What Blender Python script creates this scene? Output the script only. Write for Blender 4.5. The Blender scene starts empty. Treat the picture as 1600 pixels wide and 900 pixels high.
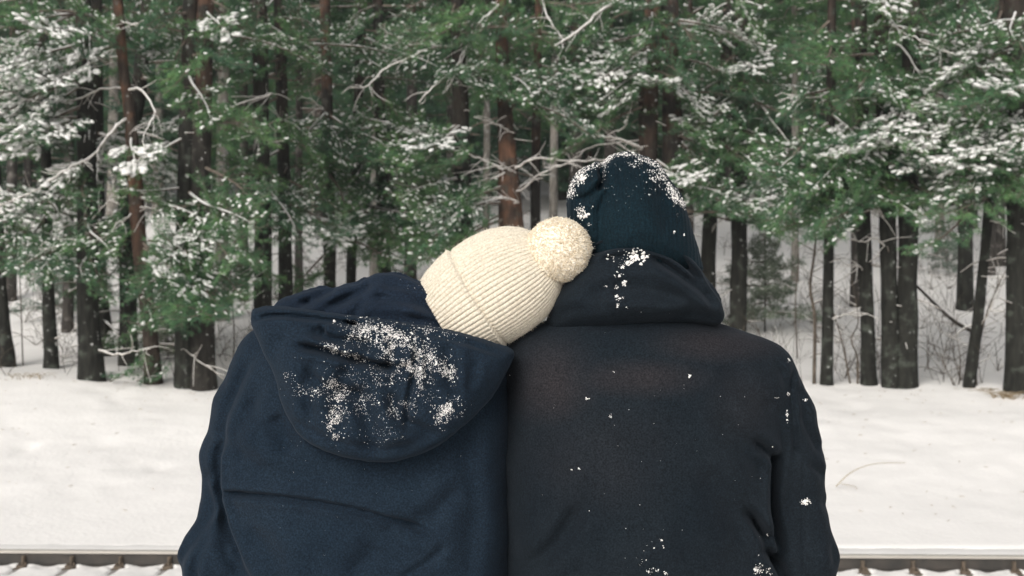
import bpy, math, random
import numpy as np
from mathutils import Vector, Matrix
from mathutils.bvhtree import BVHTree

random.seed(7)
RNG = np.random.default_rng(7)
S = bpy.context.scene
COL = S.collection
R = math.radians

# ------------------------------------------------------------ camera, world, sun
CZ = 1.2                      # camera height
FPX = 2222.2                  # focal length in photograph pixels (1600 wide)
cam_d = bpy.data.cameras.new('camera')
cam_d.lens = 50; cam_d.sensor_width = 36
cam_d.clip_start = 0.05; cam_d.clip_end = 600
cam_d.dof.use_dof = True
cam_d.dof.focus_distance = 2.42
cam_d.dof.aperture_fstop = 10.5
cam = bpy.data.objects.new('camera', cam_d); COL.objects.link(cam)
cam.location = (0, 0, CZ); cam.rotation_euler = (R(90), 0, 0)
S.camera = cam

SUN_EL, SUN_AZ = 31, 203      # azimuth: light comes from behind and left of the camera
w = bpy.data.worlds.new('World'); S.world = w; w.use_nodes = True
nt = w.node_tree; nt.nodes.clear()
sky = nt.nodes.new('ShaderNodeTexSky'); sky.sky_type = 'NISHITA'; sky.sun_disc = False
sky.sun_elevation = R(SUN_EL); sky.sun_rotation = R(SUN_AZ)
sky.air_density = 1.0; sky.dust_density = 4.0; sky.ozone_density = 1.0
hs = nt.nodes.new('ShaderNodeHueSaturation'); hs.inputs['Saturation'].default_value = 0.16
bg = nt.nodes.new('ShaderNodeBackground'); bg.inputs['Strength'].default_value = 0.13
out = nt.nodes.new('ShaderNodeOutputWorld')
nt.links.new(sky.outputs[0], hs.inputs['Color']); nt.links.new(hs.outputs[0], bg.inputs['Color'])
nt.links.new(bg.outputs[0], out.inputs['Surface'])

sd = bpy.data.lights.new('sun', 'SUN'); sd.energy = 1.5; sd.angle = R(35); sd.color = (1.0, 0.965, 0.92)
sun = bpy.data.objects.new('sun', sd); COL.objects.link(sun)
az = R(SUN_AZ); el = R(SUN_EL)
sdir = Vector((math.sin(az) * math.cos(el), math.cos(az) * math.cos(el), math.sin(el)))
sun.rotation_euler = sdir.to_track_quat('Z', 'Y').to_euler(); sun.location = (-5, -8, 15)

vs = S.view_settings
vs.view_transform = 'Standard'; vs.look = 'None'; vs.gamma = 1.0; vs.use_curve_mapping = False
vs.exposure = 0.20

# ------------------------------------------------------------ noise (numpy)
def _h(i, j, k, s):
    n = (i * 374761393 + j * 668265263 + k * 2147483647 + s * 1442695041) & 0xffffffff
    n = ((n ^ (n >> 13)) * 1274126177) & 0xffffffff
    n = (n ^ (n >> 16)) & 0xffffffff
    return n.astype(np.float64) / 4294967295.0
def noise(x, y, z=0.0, seed=0):
    x, y, z = np.broadcast_arrays(np.asarray(x, float), np.asarray(y, float), np.asarray(z, float))
    xi = np.floor(x).astype(np.int64); yi = np.floor(y).astype(np.int64); zi = np.floor(z).astype(np.int64)
    fx = x - xi; fy = y - yi; fz = z - zi
    fx = fx*fx*(3-2*fx); fy = fy*fy*(3-2*fy); fz = fz*fz*(3-2*fz)
    r = 0
    for a in (0, 1):
        for b in (0, 1):
            for c in (0, 1):
                wgt = (fx if a else 1-fx) * (fy if b else 1-fy) * (fz if c else 1-fz)
                r = r + wgt * _h(xi+a, yi+b, zi+c, seed)
    return r * 2 - 1
def fbm(x, y, z=0.0, seed=0, o=4):
    t = 0; a = 1; s = 0
    for i in range(o):
        t = t + a * noise(x*2**i, y*2**i, z*2**i if np.ndim(z) or z else 0.0, seed+i); s += a; a *= .5
    return t / s

# ------------------------------------------------------------ materials
def mat(name, rough=0.8):
    m = bpy.data.materials.new(name); m.use_nodes = True
    n = m.node_tree; b = n.nodes['Principled BSDF']
    b.inputs['Roughness'].default_value = rough
    b.inputs['Specular IOR Level'].default_value = 0.25
    return m, n, b
def N(n, t, **kw):
    x = n.nodes.new(t)
    for k, v in kw.items():
        if k in x.inputs: x.inputs[k].default_value = v
        else: setattr(x, k, v)
    return x
def ramp(n, stops):
    r = n.nodes.new('ShaderNodeValToRGB'); e = r.color_ramp.elements
    while len(e) < len(stops): e.new(0.5)
    for q, (p, c) in zip(e, stops):
        q.position = p; q.color = (*c, 1)
    return r
def noise_ramp(n, vec, scale, stops, detail=4):
    t = N(n, 'ShaderNodeTexNoise', Scale=scale, Detail=detail)
    n.links.new(vec, t.inputs['Vector'])
    r = ramp(n, stops); n.links.new(t.outputs['Fac'], r.inputs['Fac']); return t, r
def mixc(n, fac, a, b, mode='MIX'):
    m = n.nodes.new('ShaderNodeMix'); m.data_type = 'RGBA'; m.blend_type = mode
    for v, k in ((fac, 0), (a, 6), (b, 7)):
        if hasattr(v, 'is_linked') or hasattr(v, 'links'): n.links.new(v, m.inputs[k])
        elif isinstance(v, (int, float)): m.inputs[k].default_value = v
        else: m.inputs[k].default_value = (*v, 1)
    return m.outputs[2]
def bump(n, b, h, strength, dist, prev=None):
    u = N(n, 'ShaderNodeBump', Strength=strength, Distance=dist)
    n.links.new(h, u.inputs['Height'])
    if prev: n.links.new(prev, u.inputs['Normal'])
    n.links.new(u.outputs[0], b.inputs['Normal']); return u.outputs[0]
def coord(n, which='Object'): return n.nodes.new('ShaderNodeTexCoord').outputs[which]

def snow_mat(name, fine=60, bdist=0.01, col=(0.83, 0.80, 0.765)):
    m, n, b = mat(name, 0.75)
    v = n.nodes.new('ShaderNodeNewGeometry').outputs['Position']
    t, r = noise_ramp(n, v, 1.7, [(0.3, tuple(c*.95 for c in col)), (0.7, col)], 5)
    n.links.new(r.outputs[0], b.inputs['Base Color'])
    t2 = N(n, 'ShaderNodeTexNoise', Scale=fine, Detail=3); n.links.new(v, t2.inputs['Vector'])
    bump(n, b, t2.outputs['Fac'], 0.45, bdist)
    b.inputs['Subsurface Weight'].default_value = 0.0
    return m
M = {}
M['snow'] = snow_mat('snow_ground', 14, 0.018, (0.85, 0.82, 0.785))
M['snow_small'] = snow_mat('snow_clump', 90, 0.006, (0.83, 0.80, 0.765))

def needle_mat(name, c0, c1, c2):
    m, n, b = mat(name, 0.6)
    v = n.nodes.new('ShaderNodeNewGeometry').outputs['Position']
    t, r = noise_ramp(n, v, 4.5, [(0.32, c0), (0.5, c1), (0.68, c2)], 8)
    oi = n.nodes.new('ShaderNodeObjectInfo')
    rr = ramp(n, [(0, (.72, .78, .84)), (1, (1.25, 1.20, .88))]); n.links.new(oi.outputs['Random'], rr.inputs['Fac'])
    c = mixc(n, 1.0, r.outputs[0], rr.outputs[0], 'MULTIPLY')
    n.links.new(c, b.inputs['Base Color'])
    return m
M['needle'] = needle_mat('pine_needles', (.038, .086, .052), (.072, .158, .084), (.142, .270, .125))
M['needle_far'] = needle_mat('far_needles', (.028, .068, .042), (.044, .102, .054), (.080, .150, .068))
M['needle_frost'] = needle_mat('frosted_needles', (.11, .15, .13), (.16, .20, .17), (.24, .28, .25))

def bark_mat(name, low, high, zsplit, snow=0.0, grey=(.16, .15, .13)):
    m, n, b = mat(name, 0.9)
    g = n.nodes.new('ShaderNodeNewGeometry')
    pos = g.outputs['Position']
    mp = N(n, 'ShaderNodeMapping'); mp.inputs['Scale'].default_value = (9, 9, 2.2); n.links.new(pos, mp.inputs['Vector'])
    t, r = noise_ramp(n, mp.outputs[0], 1.6, [(.3, tuple(c*.45 for c in low)), (.5, low), (.72, tuple(c*1.7 for c in low))], 6)
    t2, r2 = noise_ramp(n, mp.outputs[0], 1.4, [(.32, tuple(c*.5 for c in high)), (.5, high), (.7, tuple(c*1.5 for c in high))], 6)
    sp = n.nodes.new('ShaderNodeSeparateXYZ'); n.links.new(pos, sp.inputs[0])
    mr = N(n, 'ShaderNodeMapRange'); mr.inputs['From Min'].default_value = zsplit-1.2; mr.inputs['From Max'].default_value = zsplit+1.2
    n.links.new(sp.outputs['Z'], mr.inputs['Value'])
    tm, rm = noise_ramp(n, pos, 2.6, [(.40, (0, 0, 0)), (.60, (1, 1, 1))], 5)
    mz = N(n, 'ShaderNodeMath', operation='MULTIPLY'); n.links.new(mr.outputs[0], mz.inputs[0]); n.links.new(rm.outputs[0], mz.inputs[1])
    c = mixc(n, mz.outputs[0], r.outputs[0], r2.outputs[0])
    # lichen / grey flakes
    t3, r3 = noise_ramp(n, pos, 5.5, [(.55, (0, 0, 0)), (.68, (1, 1, 1))], 5)
    c = mixc(n, r3.outputs[0], c, grey)
    # snow blown into the bark on the windward side and on ledges
    if snow > 0:
        t4, r4 = noise_ramp(n, pos, 11, [(.68-.08*snow, (0, 0, 0)), (.74-.08*snow, (1, 1, 1))], 8)
        sn = n.nodes.new('ShaderNodeSeparateXYZ'); n.links.new(g.outputs['Normal'], sn.inputs[0])
        ma = N(n, 'ShaderNodeMapRange'); ma.inputs['From Min'].default_value = -.35; ma.inputs['From Max'].default_value = .75
        n.links.new(sn.outputs['X'], ma.inputs['Value'])
        mm = N(n, 'ShaderNodeMath', operation='MULTIPLY'); n.links.new(ma.outputs[0], mm.inputs[0]); n.links.new(r4.outputs[0], mm.inputs[1])
        c = mixc(n, mm.outputs[0], c, (.74, .73, .71))
    n.links.new(c, b.inputs['Base Color'])
    bump(n, b, t.outputs['Fac'], 0.9, 0.03)
    return m
M['bark'] = bark_mat('pine_bark', (.015, .015, .012), (.036, .027, .021), 4.6, .35, (.050, .056, .045))
M['bark_orange'] = bark_mat('orange_pine_bark', (.036, .027, .021), (.105, .054, .033), 2.1, .2, (.060, .050, .040))
M['bark_brown'] = bark_mat('brown_pine_bark', (.020, .018, .015), (.080, .045, .030), 4.4, .3, (.07, .065, .055))
M['bark_far'] = bark_mat('far_bark', (.034, .030, .026), (.085, .052, .036), 7.0, .2, (.11, .10, .09))
M['bark_birch'] = bark_mat('pale_bark', (.17, .155, .135), (.21, .19, .165), 4.0, .3, (.27, .26, .24))
def twig_mat():
    m, n, b = mat('twig_bark', .85)
    v = n.nodes.new('ShaderNodeNewGeometry').outputs['Position']
    t, r = noise_ramp(n, v, 12, [(.3, (.085, .065, .050)), (.7, (.21, .175, .145))], 4)
    n.links.new(r.outputs[0], b.inputs['Base Color']); return m
M['twig'] = twig_mat()
def dark_twig():
    m, n, b = mat('wet_twig', .85)
    v = n.nodes.new('ShaderNodeNewGeometry').outputs['Position']
    t, r = noise_ramp(n, v, 9, [(.3, (.045, .036, .028)), (.7, (.12, .095, .072))], 4)
    n.links.new(r.outputs[0], b.inputs['Base Color']); return m
M['dark_twig'] = dark_twig()
def pale_limb():
    m, n, b = mat('frosted_dead_wood', .85)
    v = n.nodes.new('ShaderNodeNewGeometry').outputs['Position']
    t, r = noise_ramp(n, v, 7, [(.3, (.19, .165, .14)), (.55, (.34, .31, .27)), (.75, (.55, .52, .48))], 5)
    n.links.new(r.outputs[0], b.inputs['Base Color']); return m
M['dead'] = pale_limb()

def cloth_mat(name, c0, c1, grain=340, gb=.0012, sheen=.04, warm=None):
    m, n, b = mat(name, .88)
    v = n.nodes.new('ShaderNodeNewGeometry').outputs['Position']
    t, r = noise_ramp(n, v, 9, [(.3, c0), (.7, c1)], 5)
    c = r.outputs[0]
    t2 = N(n, 'ShaderNodeTexNoise', Scale=grain, Detail=2); n.links.new(v, t2.inputs['Vector'])
    g = ramp(n, [(.30, (.35, .38, .42)), (.5, (.95, .97, 1)), (.70, (1.75, 1.8, 1.85))]); n.links.new(t2.outputs['Fac'], g.inputs['Fac'])
    c = mixc(n, .72, c, g.outputs[0], 'MULTIPLY')
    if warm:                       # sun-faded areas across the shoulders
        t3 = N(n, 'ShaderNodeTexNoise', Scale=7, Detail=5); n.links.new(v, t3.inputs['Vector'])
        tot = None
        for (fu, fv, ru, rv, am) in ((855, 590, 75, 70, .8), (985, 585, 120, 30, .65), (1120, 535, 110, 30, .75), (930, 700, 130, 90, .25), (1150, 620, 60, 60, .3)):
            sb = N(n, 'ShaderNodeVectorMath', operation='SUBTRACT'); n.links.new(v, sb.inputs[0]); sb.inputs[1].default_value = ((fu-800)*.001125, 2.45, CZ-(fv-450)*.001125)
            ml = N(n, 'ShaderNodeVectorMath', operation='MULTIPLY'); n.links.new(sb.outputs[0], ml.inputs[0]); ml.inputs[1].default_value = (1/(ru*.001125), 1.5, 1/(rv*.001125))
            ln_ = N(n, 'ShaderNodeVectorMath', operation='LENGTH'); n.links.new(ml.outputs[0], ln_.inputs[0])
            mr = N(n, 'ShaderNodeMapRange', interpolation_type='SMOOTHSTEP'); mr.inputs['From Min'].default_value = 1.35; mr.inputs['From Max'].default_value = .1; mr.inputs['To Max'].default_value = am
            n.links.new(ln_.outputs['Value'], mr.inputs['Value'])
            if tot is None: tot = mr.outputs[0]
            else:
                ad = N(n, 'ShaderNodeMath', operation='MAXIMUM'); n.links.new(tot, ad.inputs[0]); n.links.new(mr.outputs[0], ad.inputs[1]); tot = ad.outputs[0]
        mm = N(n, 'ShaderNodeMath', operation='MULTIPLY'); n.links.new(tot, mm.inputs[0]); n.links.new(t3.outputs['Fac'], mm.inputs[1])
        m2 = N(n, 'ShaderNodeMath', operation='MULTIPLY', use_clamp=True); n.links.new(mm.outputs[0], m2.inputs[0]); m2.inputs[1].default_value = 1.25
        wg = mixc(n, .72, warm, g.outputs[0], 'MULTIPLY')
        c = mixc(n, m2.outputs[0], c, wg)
    n.links.new(c, b.inputs['Base Color'])
    b.inputs['Sheen Weight'].default_value = sheen; b.inputs['Sheen Roughness'].default_value = .5
    b.inputs['Sheen Tint'].default_value = (.55, .65, .8, 1)
    b.inputs['Specular IOR Level'].default_value = .12
    t4 = N(n, 'ShaderNodeTexNoise', Scale=26, Detail=4); n.links.new(v, t4.inputs['Vector'])
    p = bump(n, b, t4.outputs['Fac'], .35, .006)
    bump(n, b, t2.outputs['Fac'], .25, gb, p)
    return m
M['coat_w'] = cloth_mat('navy_padded_cotton', (.0062, .0124, .0205), (.0094, .0170, .0265))
M['coat_lining'] = cloth_mat('navy_hood_lining', (.0068, .0125, .0220), (.0105, .0175, .0290))
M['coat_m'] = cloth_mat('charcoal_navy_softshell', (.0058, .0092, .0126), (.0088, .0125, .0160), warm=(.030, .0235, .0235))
M['beanie'] = cloth_mat('teal_navy_knit', (.0026, .0088, .0130), (.0042, .0138, .0192), 330, .002, .03)
mb = M['beanie']; n = mb.node_tree; b = n.nodes['Principled BSDF']
wv = N(n, 'ShaderNodeTexWave', Scale=44, Distortion=3.5); wv.inputs['Detail Scale'].default_value = .6; n.links.new(n.nodes.new('ShaderNodeNewGeometry').outputs['Position'], wv.inputs['Vector'])
pv = b.inputs['Normal'].links[0].from_socket; bump(n, b, wv.outputs['Fac'], .28, .003, pv)
M['trousers'] = cloth_mat('black_trousers', (.012, .013, .016), (.02, .021, .024))
M['boot'] = cloth_mat('black_boots', (.010, .010, .011), (.016, .015, .015))
def wool():
    m, n, b = mat('cream_wool', .9)
    v = n.nodes.new('ShaderNodeNewGeometry').outputs['Position']
    t, r = noise_ramp(n, v, 260, [(.3, (.50, .44, .345)), (.55, (.655, .59, .48)), (.75, (.73, .67, .565))], 3)
    n.links.new(r.outputs[0], b.inputs['Base Color'])
    b.inputs['Sheen Weight'].default_value = .35; b.inputs['Sheen Roughness'].default_value = .4
    bump(n, b, t.outputs['Fac'], .7, .0015)
    return m
M['wool'] = wool()
m, n, b = mat('pompom_yarn', .9); b.inputs['Sheen Weight'].default_value = .3
v = n.nodes.new('ShaderNodeNewGeometry').outputs['Position']
t, r = noise_ramp(n, v, 150, [(.3, (.80, .70, .55)), (.6, (.93, .87, .75))], 2); n.links.new(r.outputs[0], b.inputs['Base Color'])
tb = n.nodes.new('ShaderNodeBsdfTranslucent'); n.links.new(r.outputs[0], tb.inputs['Color'])
ms = n.nodes.new('ShaderNodeMixShader'); ms.inputs[0].default_value = .45
n.links.new(b.outputs[0], ms.inputs[1]); n.links.new(tb.outputs[0], ms.inputs[2]); n.links.new(ms.outputs[0], n.nodes['Material Output'].inputs['Surface'])
M['pompom'] = m
m, n, b = mat('pompom_core', .95); b.inputs['Sheen Weight'].default_value = .3
v = n.nodes.new('ShaderNodeNewGeometry').outputs['Position']
t, r = noise_ramp(n, v, 210, [(.32, (.55, .46, .34)), (.5, (.78, .71, .59)), (.7, (.88, .82, .72))], 2); n.links.new(r.outputs[0], b.inputs['Base Color'])
bump(n, b, t.outputs['Fac'], .5, .002)
M['pompom_core'] = m
m, n, b = mat('skin', .5); b.inputs['Base Color'].default_value = (.62, .40, .31, 1); M['skin'] = m
m, n, b = mat('brown_hair', .5); b.inputs['Base Color'].default_value = (.10, .055, .03, 1); M['hair'] = m
m, n, b = mat('rail_steel', .55); b.inputs['Metallic'].default_value = .3
v = n.nodes.new('ShaderNodeNewGeometry').outputs['Position']
t, r = noise_ramp(n, v, 6, [(.3, (.045, .043, .040)), (.7, (.085, .074, .064))], 6); n.links.new(r.outputs[0], b.inputs['Base Color']); M['rail'] = m
m, n, b = mat('rail_running_surface', .35); b.inputs['Metallic'].default_value = .6; b.inputs['Base Color'].default_value = (.62, .58, .52, 1); M['railtop'] = m
m, n, b = mat('rusty_fastening', .8)
v = n.nodes.new('ShaderNodeNewGeometry').outputs['Position']
t, r = noise_ramp(n, v, 20, [(.3, (.08, .065, .05)), (.7, (.17, .13, .095))], 4); n.links.new(r.outputs[0], b.inputs['Base Color']); M['rust'] = m
m, n, b = mat('concrete', .9)
v = n.nodes.new('ShaderNodeNewGeometry').outputs['Position']
t, r = noise_ramp(n, v, 9, [(.3, (.22, .21, .19)), (.7, (.34, .32, .30))], 5); n.links.new(r.outputs[0], b.inputs['Base Color']); M['concrete'] = m
m, n, b = mat('dry_grass', .9); b.inputs['Base Color'].default_value = (.30, .23, .14, 1); M['grass'] = m

# ------------------------------------------------------------ mesh helpers
def build(name, V, F, mats, parent=None, MI=None, smooth=True, loc=None):
    V = np.asarray(V, float).reshape(-1, 3); F = np.asarray(F, np.int64).reshape(-1, 4)
    if loc is not None: V = V - np.asarray(loc, float)
    me = mesh_q(name, V, F, mats, MI, smooth)
    return link(name, me, parent)
def mesh_q(name, V, F, mats, MI=None, smooth=True):
    me = bpy.data.meshes.new(name)
    me.vertices.add(len(V)); me.vertices.foreach_set('co', np.asarray(V, np.float32).ravel())
    me.loops.add(len(F)*4); me.loops.foreach_set('vertex_index', F.astype(np.int32).ravel())
    me.polygons.add(len(F)); me.polygons.foreach_set('loop_start', np.arange(0, len(F)*4, 4, dtype=np.int32))
    for m in mats: me.materials.append(M[m])
    if MI is not None: me.polygons.foreach_set('material_index', np.asarray(MI, np.int32))
    me.polygons.foreach_set('use_smooth', np.full(len(F), smooth, dtype=bool))
    me.update(calc_edges=True)
    return me
def link(name, me, parent=None):
    o = bpy.data.objects.new(name, me); COL.objects.link(o)
    if parent is not None: o.parent = parent
    return o
def thing(name, label, cat, loc, group=None):
    o = bpy.data.objects.new(name, None); COL.objects.link(o); o.location = loc
    o.empty_display_size = .2
    tag(o, label, cat, group); return o
def tag(o, label=None, cat=None, group=None, kind=None):
    for k, v_ in (('label', label), ('category', cat), ('group', group), ('kind', kind)):
        if v_: o[k] = v_
    return o
class Q:                                   # quad soup
    def __init__(s): s.v = []; s.f = []; s.m = []; s.n = 0
    def add(s, V, F, mi=0):
        V = np.asarray(V, float).reshape(-1, 3); F = np.asarray(F, np.int64).reshape(-1, 4)
        s.v.append(V); s.f.append(F + s.n); s.m.append(np.full(len(F), mi)); s.n += len(V)
    def arr(s): return np.concatenate(s.v), np.concatenate(s.f), np.concatenate(s.m)
    def build(s, name, mats, parent=None, loc=None, smooth=True):
        V, F, m_ = s.arr(); return build(name, V, F, mats, parent, m_, smooth, loc)
    def mesh(s, name, mats, smooth=True):
        V, F, m_ = s.arr(); return mesh_q(name, V, F, mats, m_, smooth)

def tube(P, r, k=6, cap=True):
    P = np.asarray(P, float); n_ = len(P); r = np.broadcast_to(np.asarray(r, float), (n_,))
    T = np.gradient(P, axis=0); T /= np.linalg.norm(T, axis=1)[:, None] + 1e-9
    ref = np.array([0, 0, 1.]) if abs(T[:, 2]).mean() < .8 else np.array([0, 1., 0])
    A = np.cross(T, ref); A /= np.linalg.norm(A, axis=1)[:, None] + 1e-9
    B = np.cross(A, T)
    th = np.linspace(0, 2*math.pi, k, endpoint=False)
    V = P[:, None] + r[:, None, None]*(np.cos(th)[None, :, None]*A[:, None] + np.sin(th)[None, :, None]*B[:, None])
    V = V.reshape(-1, 3)
    i = np.arange(n_-1)[:, None]*k; j = np.arange(k)[None]; j2 = (j+1) % k
    F = np.stack([i+j, i+j2, i+k+j2, i+k+j], -1).reshape(-1, 4)
    if cap and k % 2 == 0:
        ex = []
        for base, flip in ((0, True), ((n_-1)*k, False)):
            for q in range(0, k-2, 2):
                a = [base, base+q+1, base+q+2, base+q+3 if q+3 < k else base]
                if len(set(a)) < 4: continue
                ex.append(a[::-1] if flip else a)
        if ex: F = np.concatenate([F, np.array(ex)])
    return V, F
def smooth_path(pts, n_):
    pts = np.asarray(pts, float)
    if len(pts) < 3:
        t = np.linspace(0, 1, n_)[:, None]; return pts[0]*(1-t)+pts[-1]*t
    P = np.vstack([2*pts[0]-pts[1], pts, 2*pts[-1]-pts[-2]])
    out_ = []; seg = len(pts)-1
    for u in np.linspace(0, seg-1e-6, n_):
        i = int(u); t = u-i; p0, p1, p2, p3 = P[i:i+4]
        out_.append(.5*((2*p1)+(-p0+p2)*t+(2*p0-5*p1+4*p2-p3)*t*t+(-p0+3*p1-3*p2+p3)*t**3))
    return np.array(out_)
def cube_sphere(n_=2):
    V = {}; F = []; vl = []
    def vid(p):
        k = tuple(np.round(p, 5))
        if k not in V:
            V[k] = len(vl); q = np.array(p, float); vl.append(q/np.linalg.norm(q))
        return V[k]
    g = np.linspace(-1, 1, n_+1)
    for ax in range(3):
        for s_ in (-1, 1):
            for i in range(n_):
                for j in range(n_):
                    c = []
                    for (a, b_) in ((i, j), (i+1, j), (i+1, j+1), (i, j+1)):
                        p = [0, 0, 0]; p[ax] = s_; p[(ax+1) % 3] = g[a]; p[(ax+2) % 3] = g[b_]; c.append(vid(p))
                    F.append(c if s_ > 0 else c[::-1])
    return np.array(vl), np.array(F)
CS1 = cube_sphere(1); CS2 = cube_sphere(2); CS3 = cube_sphere(3)
def blobs(C, A, B, Cc, cs=CS2, jit=.18, rng=RNG):
    """many ellipsoid lumps: centres C, axis vectors A,B,Cc (n,3)"""
    V0, F0 = cs; n_ = len(C); k = len(V0)
    j = 1 + rng.uniform(-jit, jit, (n_, k, 1))
    V = C[:, None] + j*(V0[None, :, 0:1]*A[:, None] + V0[None, :, 1:2]*B[:, None] + V0[None, :, 2:3]*Cc[:, None])
    F = (F0[None] + (np.arange(n_)*k)[:, None, None]).reshape(-1, 4)
    return V.reshape(-1, 3), F
def W(px, py, Y): return np.array([(px-800)/FPX*Y, Y, CZ-(py-450)/FPX*Y])

# ------------------------------------------------------------ terrain
RAILY = 15.55; RAILZ = CZ - 413/FPX*RAILY            # rail head top
GY = np.array([-40, 1.0, 2.98, 3.25, 4.6, 12.2, 13.0, 15.6, 16.1, 18, 22, 24.6, 26, 30, 40, 60, 75, 95, 130])
GZ = np.array([.46, .46, .46, 0.0, 0.0, RAILZ-.26, RAILZ-.33, RAILZ-.33, RAILZ-.03, RAILZ+.22, RAILZ+.85, -.52, -.40, .19, 1.62, 4.5, 6.5, 12, 26])
def gz(x, y, detail=True):
    x = np.asarray(x, float); y = np.asarray(y, float)
    z = np.interp(y, GY, GZ)
    wgt = np.clip((y-15.9)/3, 0, 1)
    z = z + wgt*(.10*fbm(x*.22, y*.22, seed=3, o=3)) + np.clip((y-26)/10, 0, 1)*.5*fbm(x*.09, y*.09, seed=9, o=3)
    z = z + wgt*np.exp(-((y-24.3)/1.3)**2)*(.07 + .06*noise(x*.5, y*.3, seed=12)) 
    z = z + np.clip((-x-2)/12, 0, .8)*np.exp(-((y-25)/3.5)**2)*.30
    if detail: z = z + wgt*.030*fbm(x*2.1, y*2.1, seed=5, o=4)
    return z
def grid(xs, ys, zf):
    X, Y = np.meshgrid(xs, ys); Z = zf(X, Y)
    V = np.stack([X, Y, Z], -1).reshape(-1, 3); nx = len(xs); ny = len(ys)
    i = np.arange(ny-1)[:, None]*nx; j = np.arange(nx-1)[None]
    F = np.stack([i+j, i+j+1, i+nx+j+1, i+nx+j], -1).reshape(-1, 4)
    return V, F
xs = np.concatenate([np.linspace(-140, -32, 16), np.linspace(-30, -9, 60), np.linspace(-8.9, 8.9, 240), np.linspace(9, 30, 60), np.linspace(32, 140, 16)])
ys = np.concatenate([np.linspace(-30, 0, 8), np.linspace(1, 4.8, 30), np.linspace(5, 15.2, 20), np.linspace(15.3, 16.1, 17), np.linspace(16.2, 27, 120), np.linspace(27.5, 60, 80), np.linspace(62, 130, 30)])
PRINTS = [(36, 803, .16, .07), (45, 800, .10, .05), (170, 745, .20, .06), (178, 752, .14, .05), (130, 670, .12, .02), (245, 820, .12, .05),
          (1420, 795, .17, .05), (1485, 737, .2, .05), (1515, 728, .18, .05), (1580, 722, .14, .03), (1360, 655, .12, .02), (1330, 765, .25, .05)]
def ground_z(X, Y):
    z = gz(X, Y)
    for (px, py, rr_, dp) in PRINTS:
        yy = 20.0
        for _ in range(20):
            yy = 22 if yy > 24 else yy
            zz = float(gz(0 if False else (px-800)/FPX*yy, yy)); yy = FPX*(CZ-zz)/(py-450)
        cx = (px-800)/FPX*yy
        z = z - .6*dp*np.exp(-(((X-cx)/rr_)**2 + ((Y-yy)/(rr_*1.6))**2))
    return z
V, F = grid(xs, ys, ground_z)
o = build('snowy_ground', V, F, ['snow']); tag(o, kind='structure', label='snow covered ground rising from the railway into the forest')
def on_px(px, py):
    """ground point seen at a pixel"""
    lo = 16.0; best = None
    yy = np.linspace(16, 120, 2200)
    zz = gz((px-800)/FPX*yy, yy, False); ray = CZ-(py-450)/FPX*yy
    k = np.argmax(zz > ray)
    Y = yy[k] if (zz > ray).any() else 60
    x = (px-800)/FPX*Y
    return np.array([x, Y, float(gz(x, Y))])

# ------------------------------------------------------------ railway track
YAW = -math.atan(.35/11.2)
track = thing('railway_track', 'snow filled railway track with a dark steel rail and rusty fastenings below the snow bank', 'railway track', (0, RAILY, RAILZ-.2))
track.rotation_euler = (0, 0, YAW)
def rail_profile():
    return [(-.036, .18), (-.026, .186), (.026, .186), (.036, .18), (.035, .150), (.010, .136), (.009, .035), (.066, .018), (.066, .0), (-.066, .0), (-.066, .018), (-.009, .035), (-.010, .136), (-.035, .150)]
def make_rail(y):
    pr = rail_profile(); k = len(pr); xx = np.linspace(-26, 26, 14); V = []; F = []; mi = []
    for x in xx:
        for (a, b_) in pr: V.append((x, y+a, b_))
    for i in range(len(xx)-1):
        for j in range(k):
            j2 = (j+1) % k; F.append((i*k+j, (i+1)*k+j, (i+1)*k+j2, i*k+j2)); mi.append(1 if j in (0, 1, 2, 13) else 0)
    V = np.array(V) + np.array([0, 0, .014])
    return build('rail', V, F, ['rail', 'railtop'], track, mi, smooth=False)
make_rail(0); make_rail(-1.52)
def box(cx, cy, cz, sx, sy, sz):
    V0 = np.array([(x, y, z) for x in (-.5, .5) for y in (-.5, .5) for z in (-.5, .5)])*[sx, sy, sz]+[cx, cy, cz]
    return V0, np.array([(0, 1, 3, 2), (4, 6, 7, 5), (0, 4, 5, 1), (2, 3, 7, 6), (0, 2, 6, 4), (1, 5, 7, 3)])
SLP = .5405; X0 = (25-800)/FPX*15.45
sq = Q(); sq.add(*box(0, -.76, -.11, .25, 2.7, .22)); sme = sq.mesh('sleeper', ['concrete'], False)
fq = Q()
fq.add(*box(0, -.125, -.012, .15, .10, .04)); fq.add(*box(0, -.10, .018, .085, .05, .03))
V_, F_ = tube([(0, -.075, .02), (0, -.060, .118)], .012, 6); fq.add(V_, F_)
fq.add(*box(0, -.03, .075, .036, .05, .10)); fq.add(*box(0, .11, .012, .16, .10, .05))
fq.add(*tube(smooth_path([(-.05, -.115, .02), (-.03, -.06, .05), (0, -.04, .04), (.03, -.06, .05), (.05, -.115, .02)], 9), .010, 6))
fme = fq.mesh('fastening', ['rust'], False)
fx = []
for i in range(-1, 22):
    x = X0 + SLP*i; fx.append(x)
    s_ = link('sleeper', sme, track); s_.location = (x, 0, .012)
    for yy in (0, -1.52):
        f_ = link('fastening', fme, s_); f_.location = (0, yy, .0)
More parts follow.
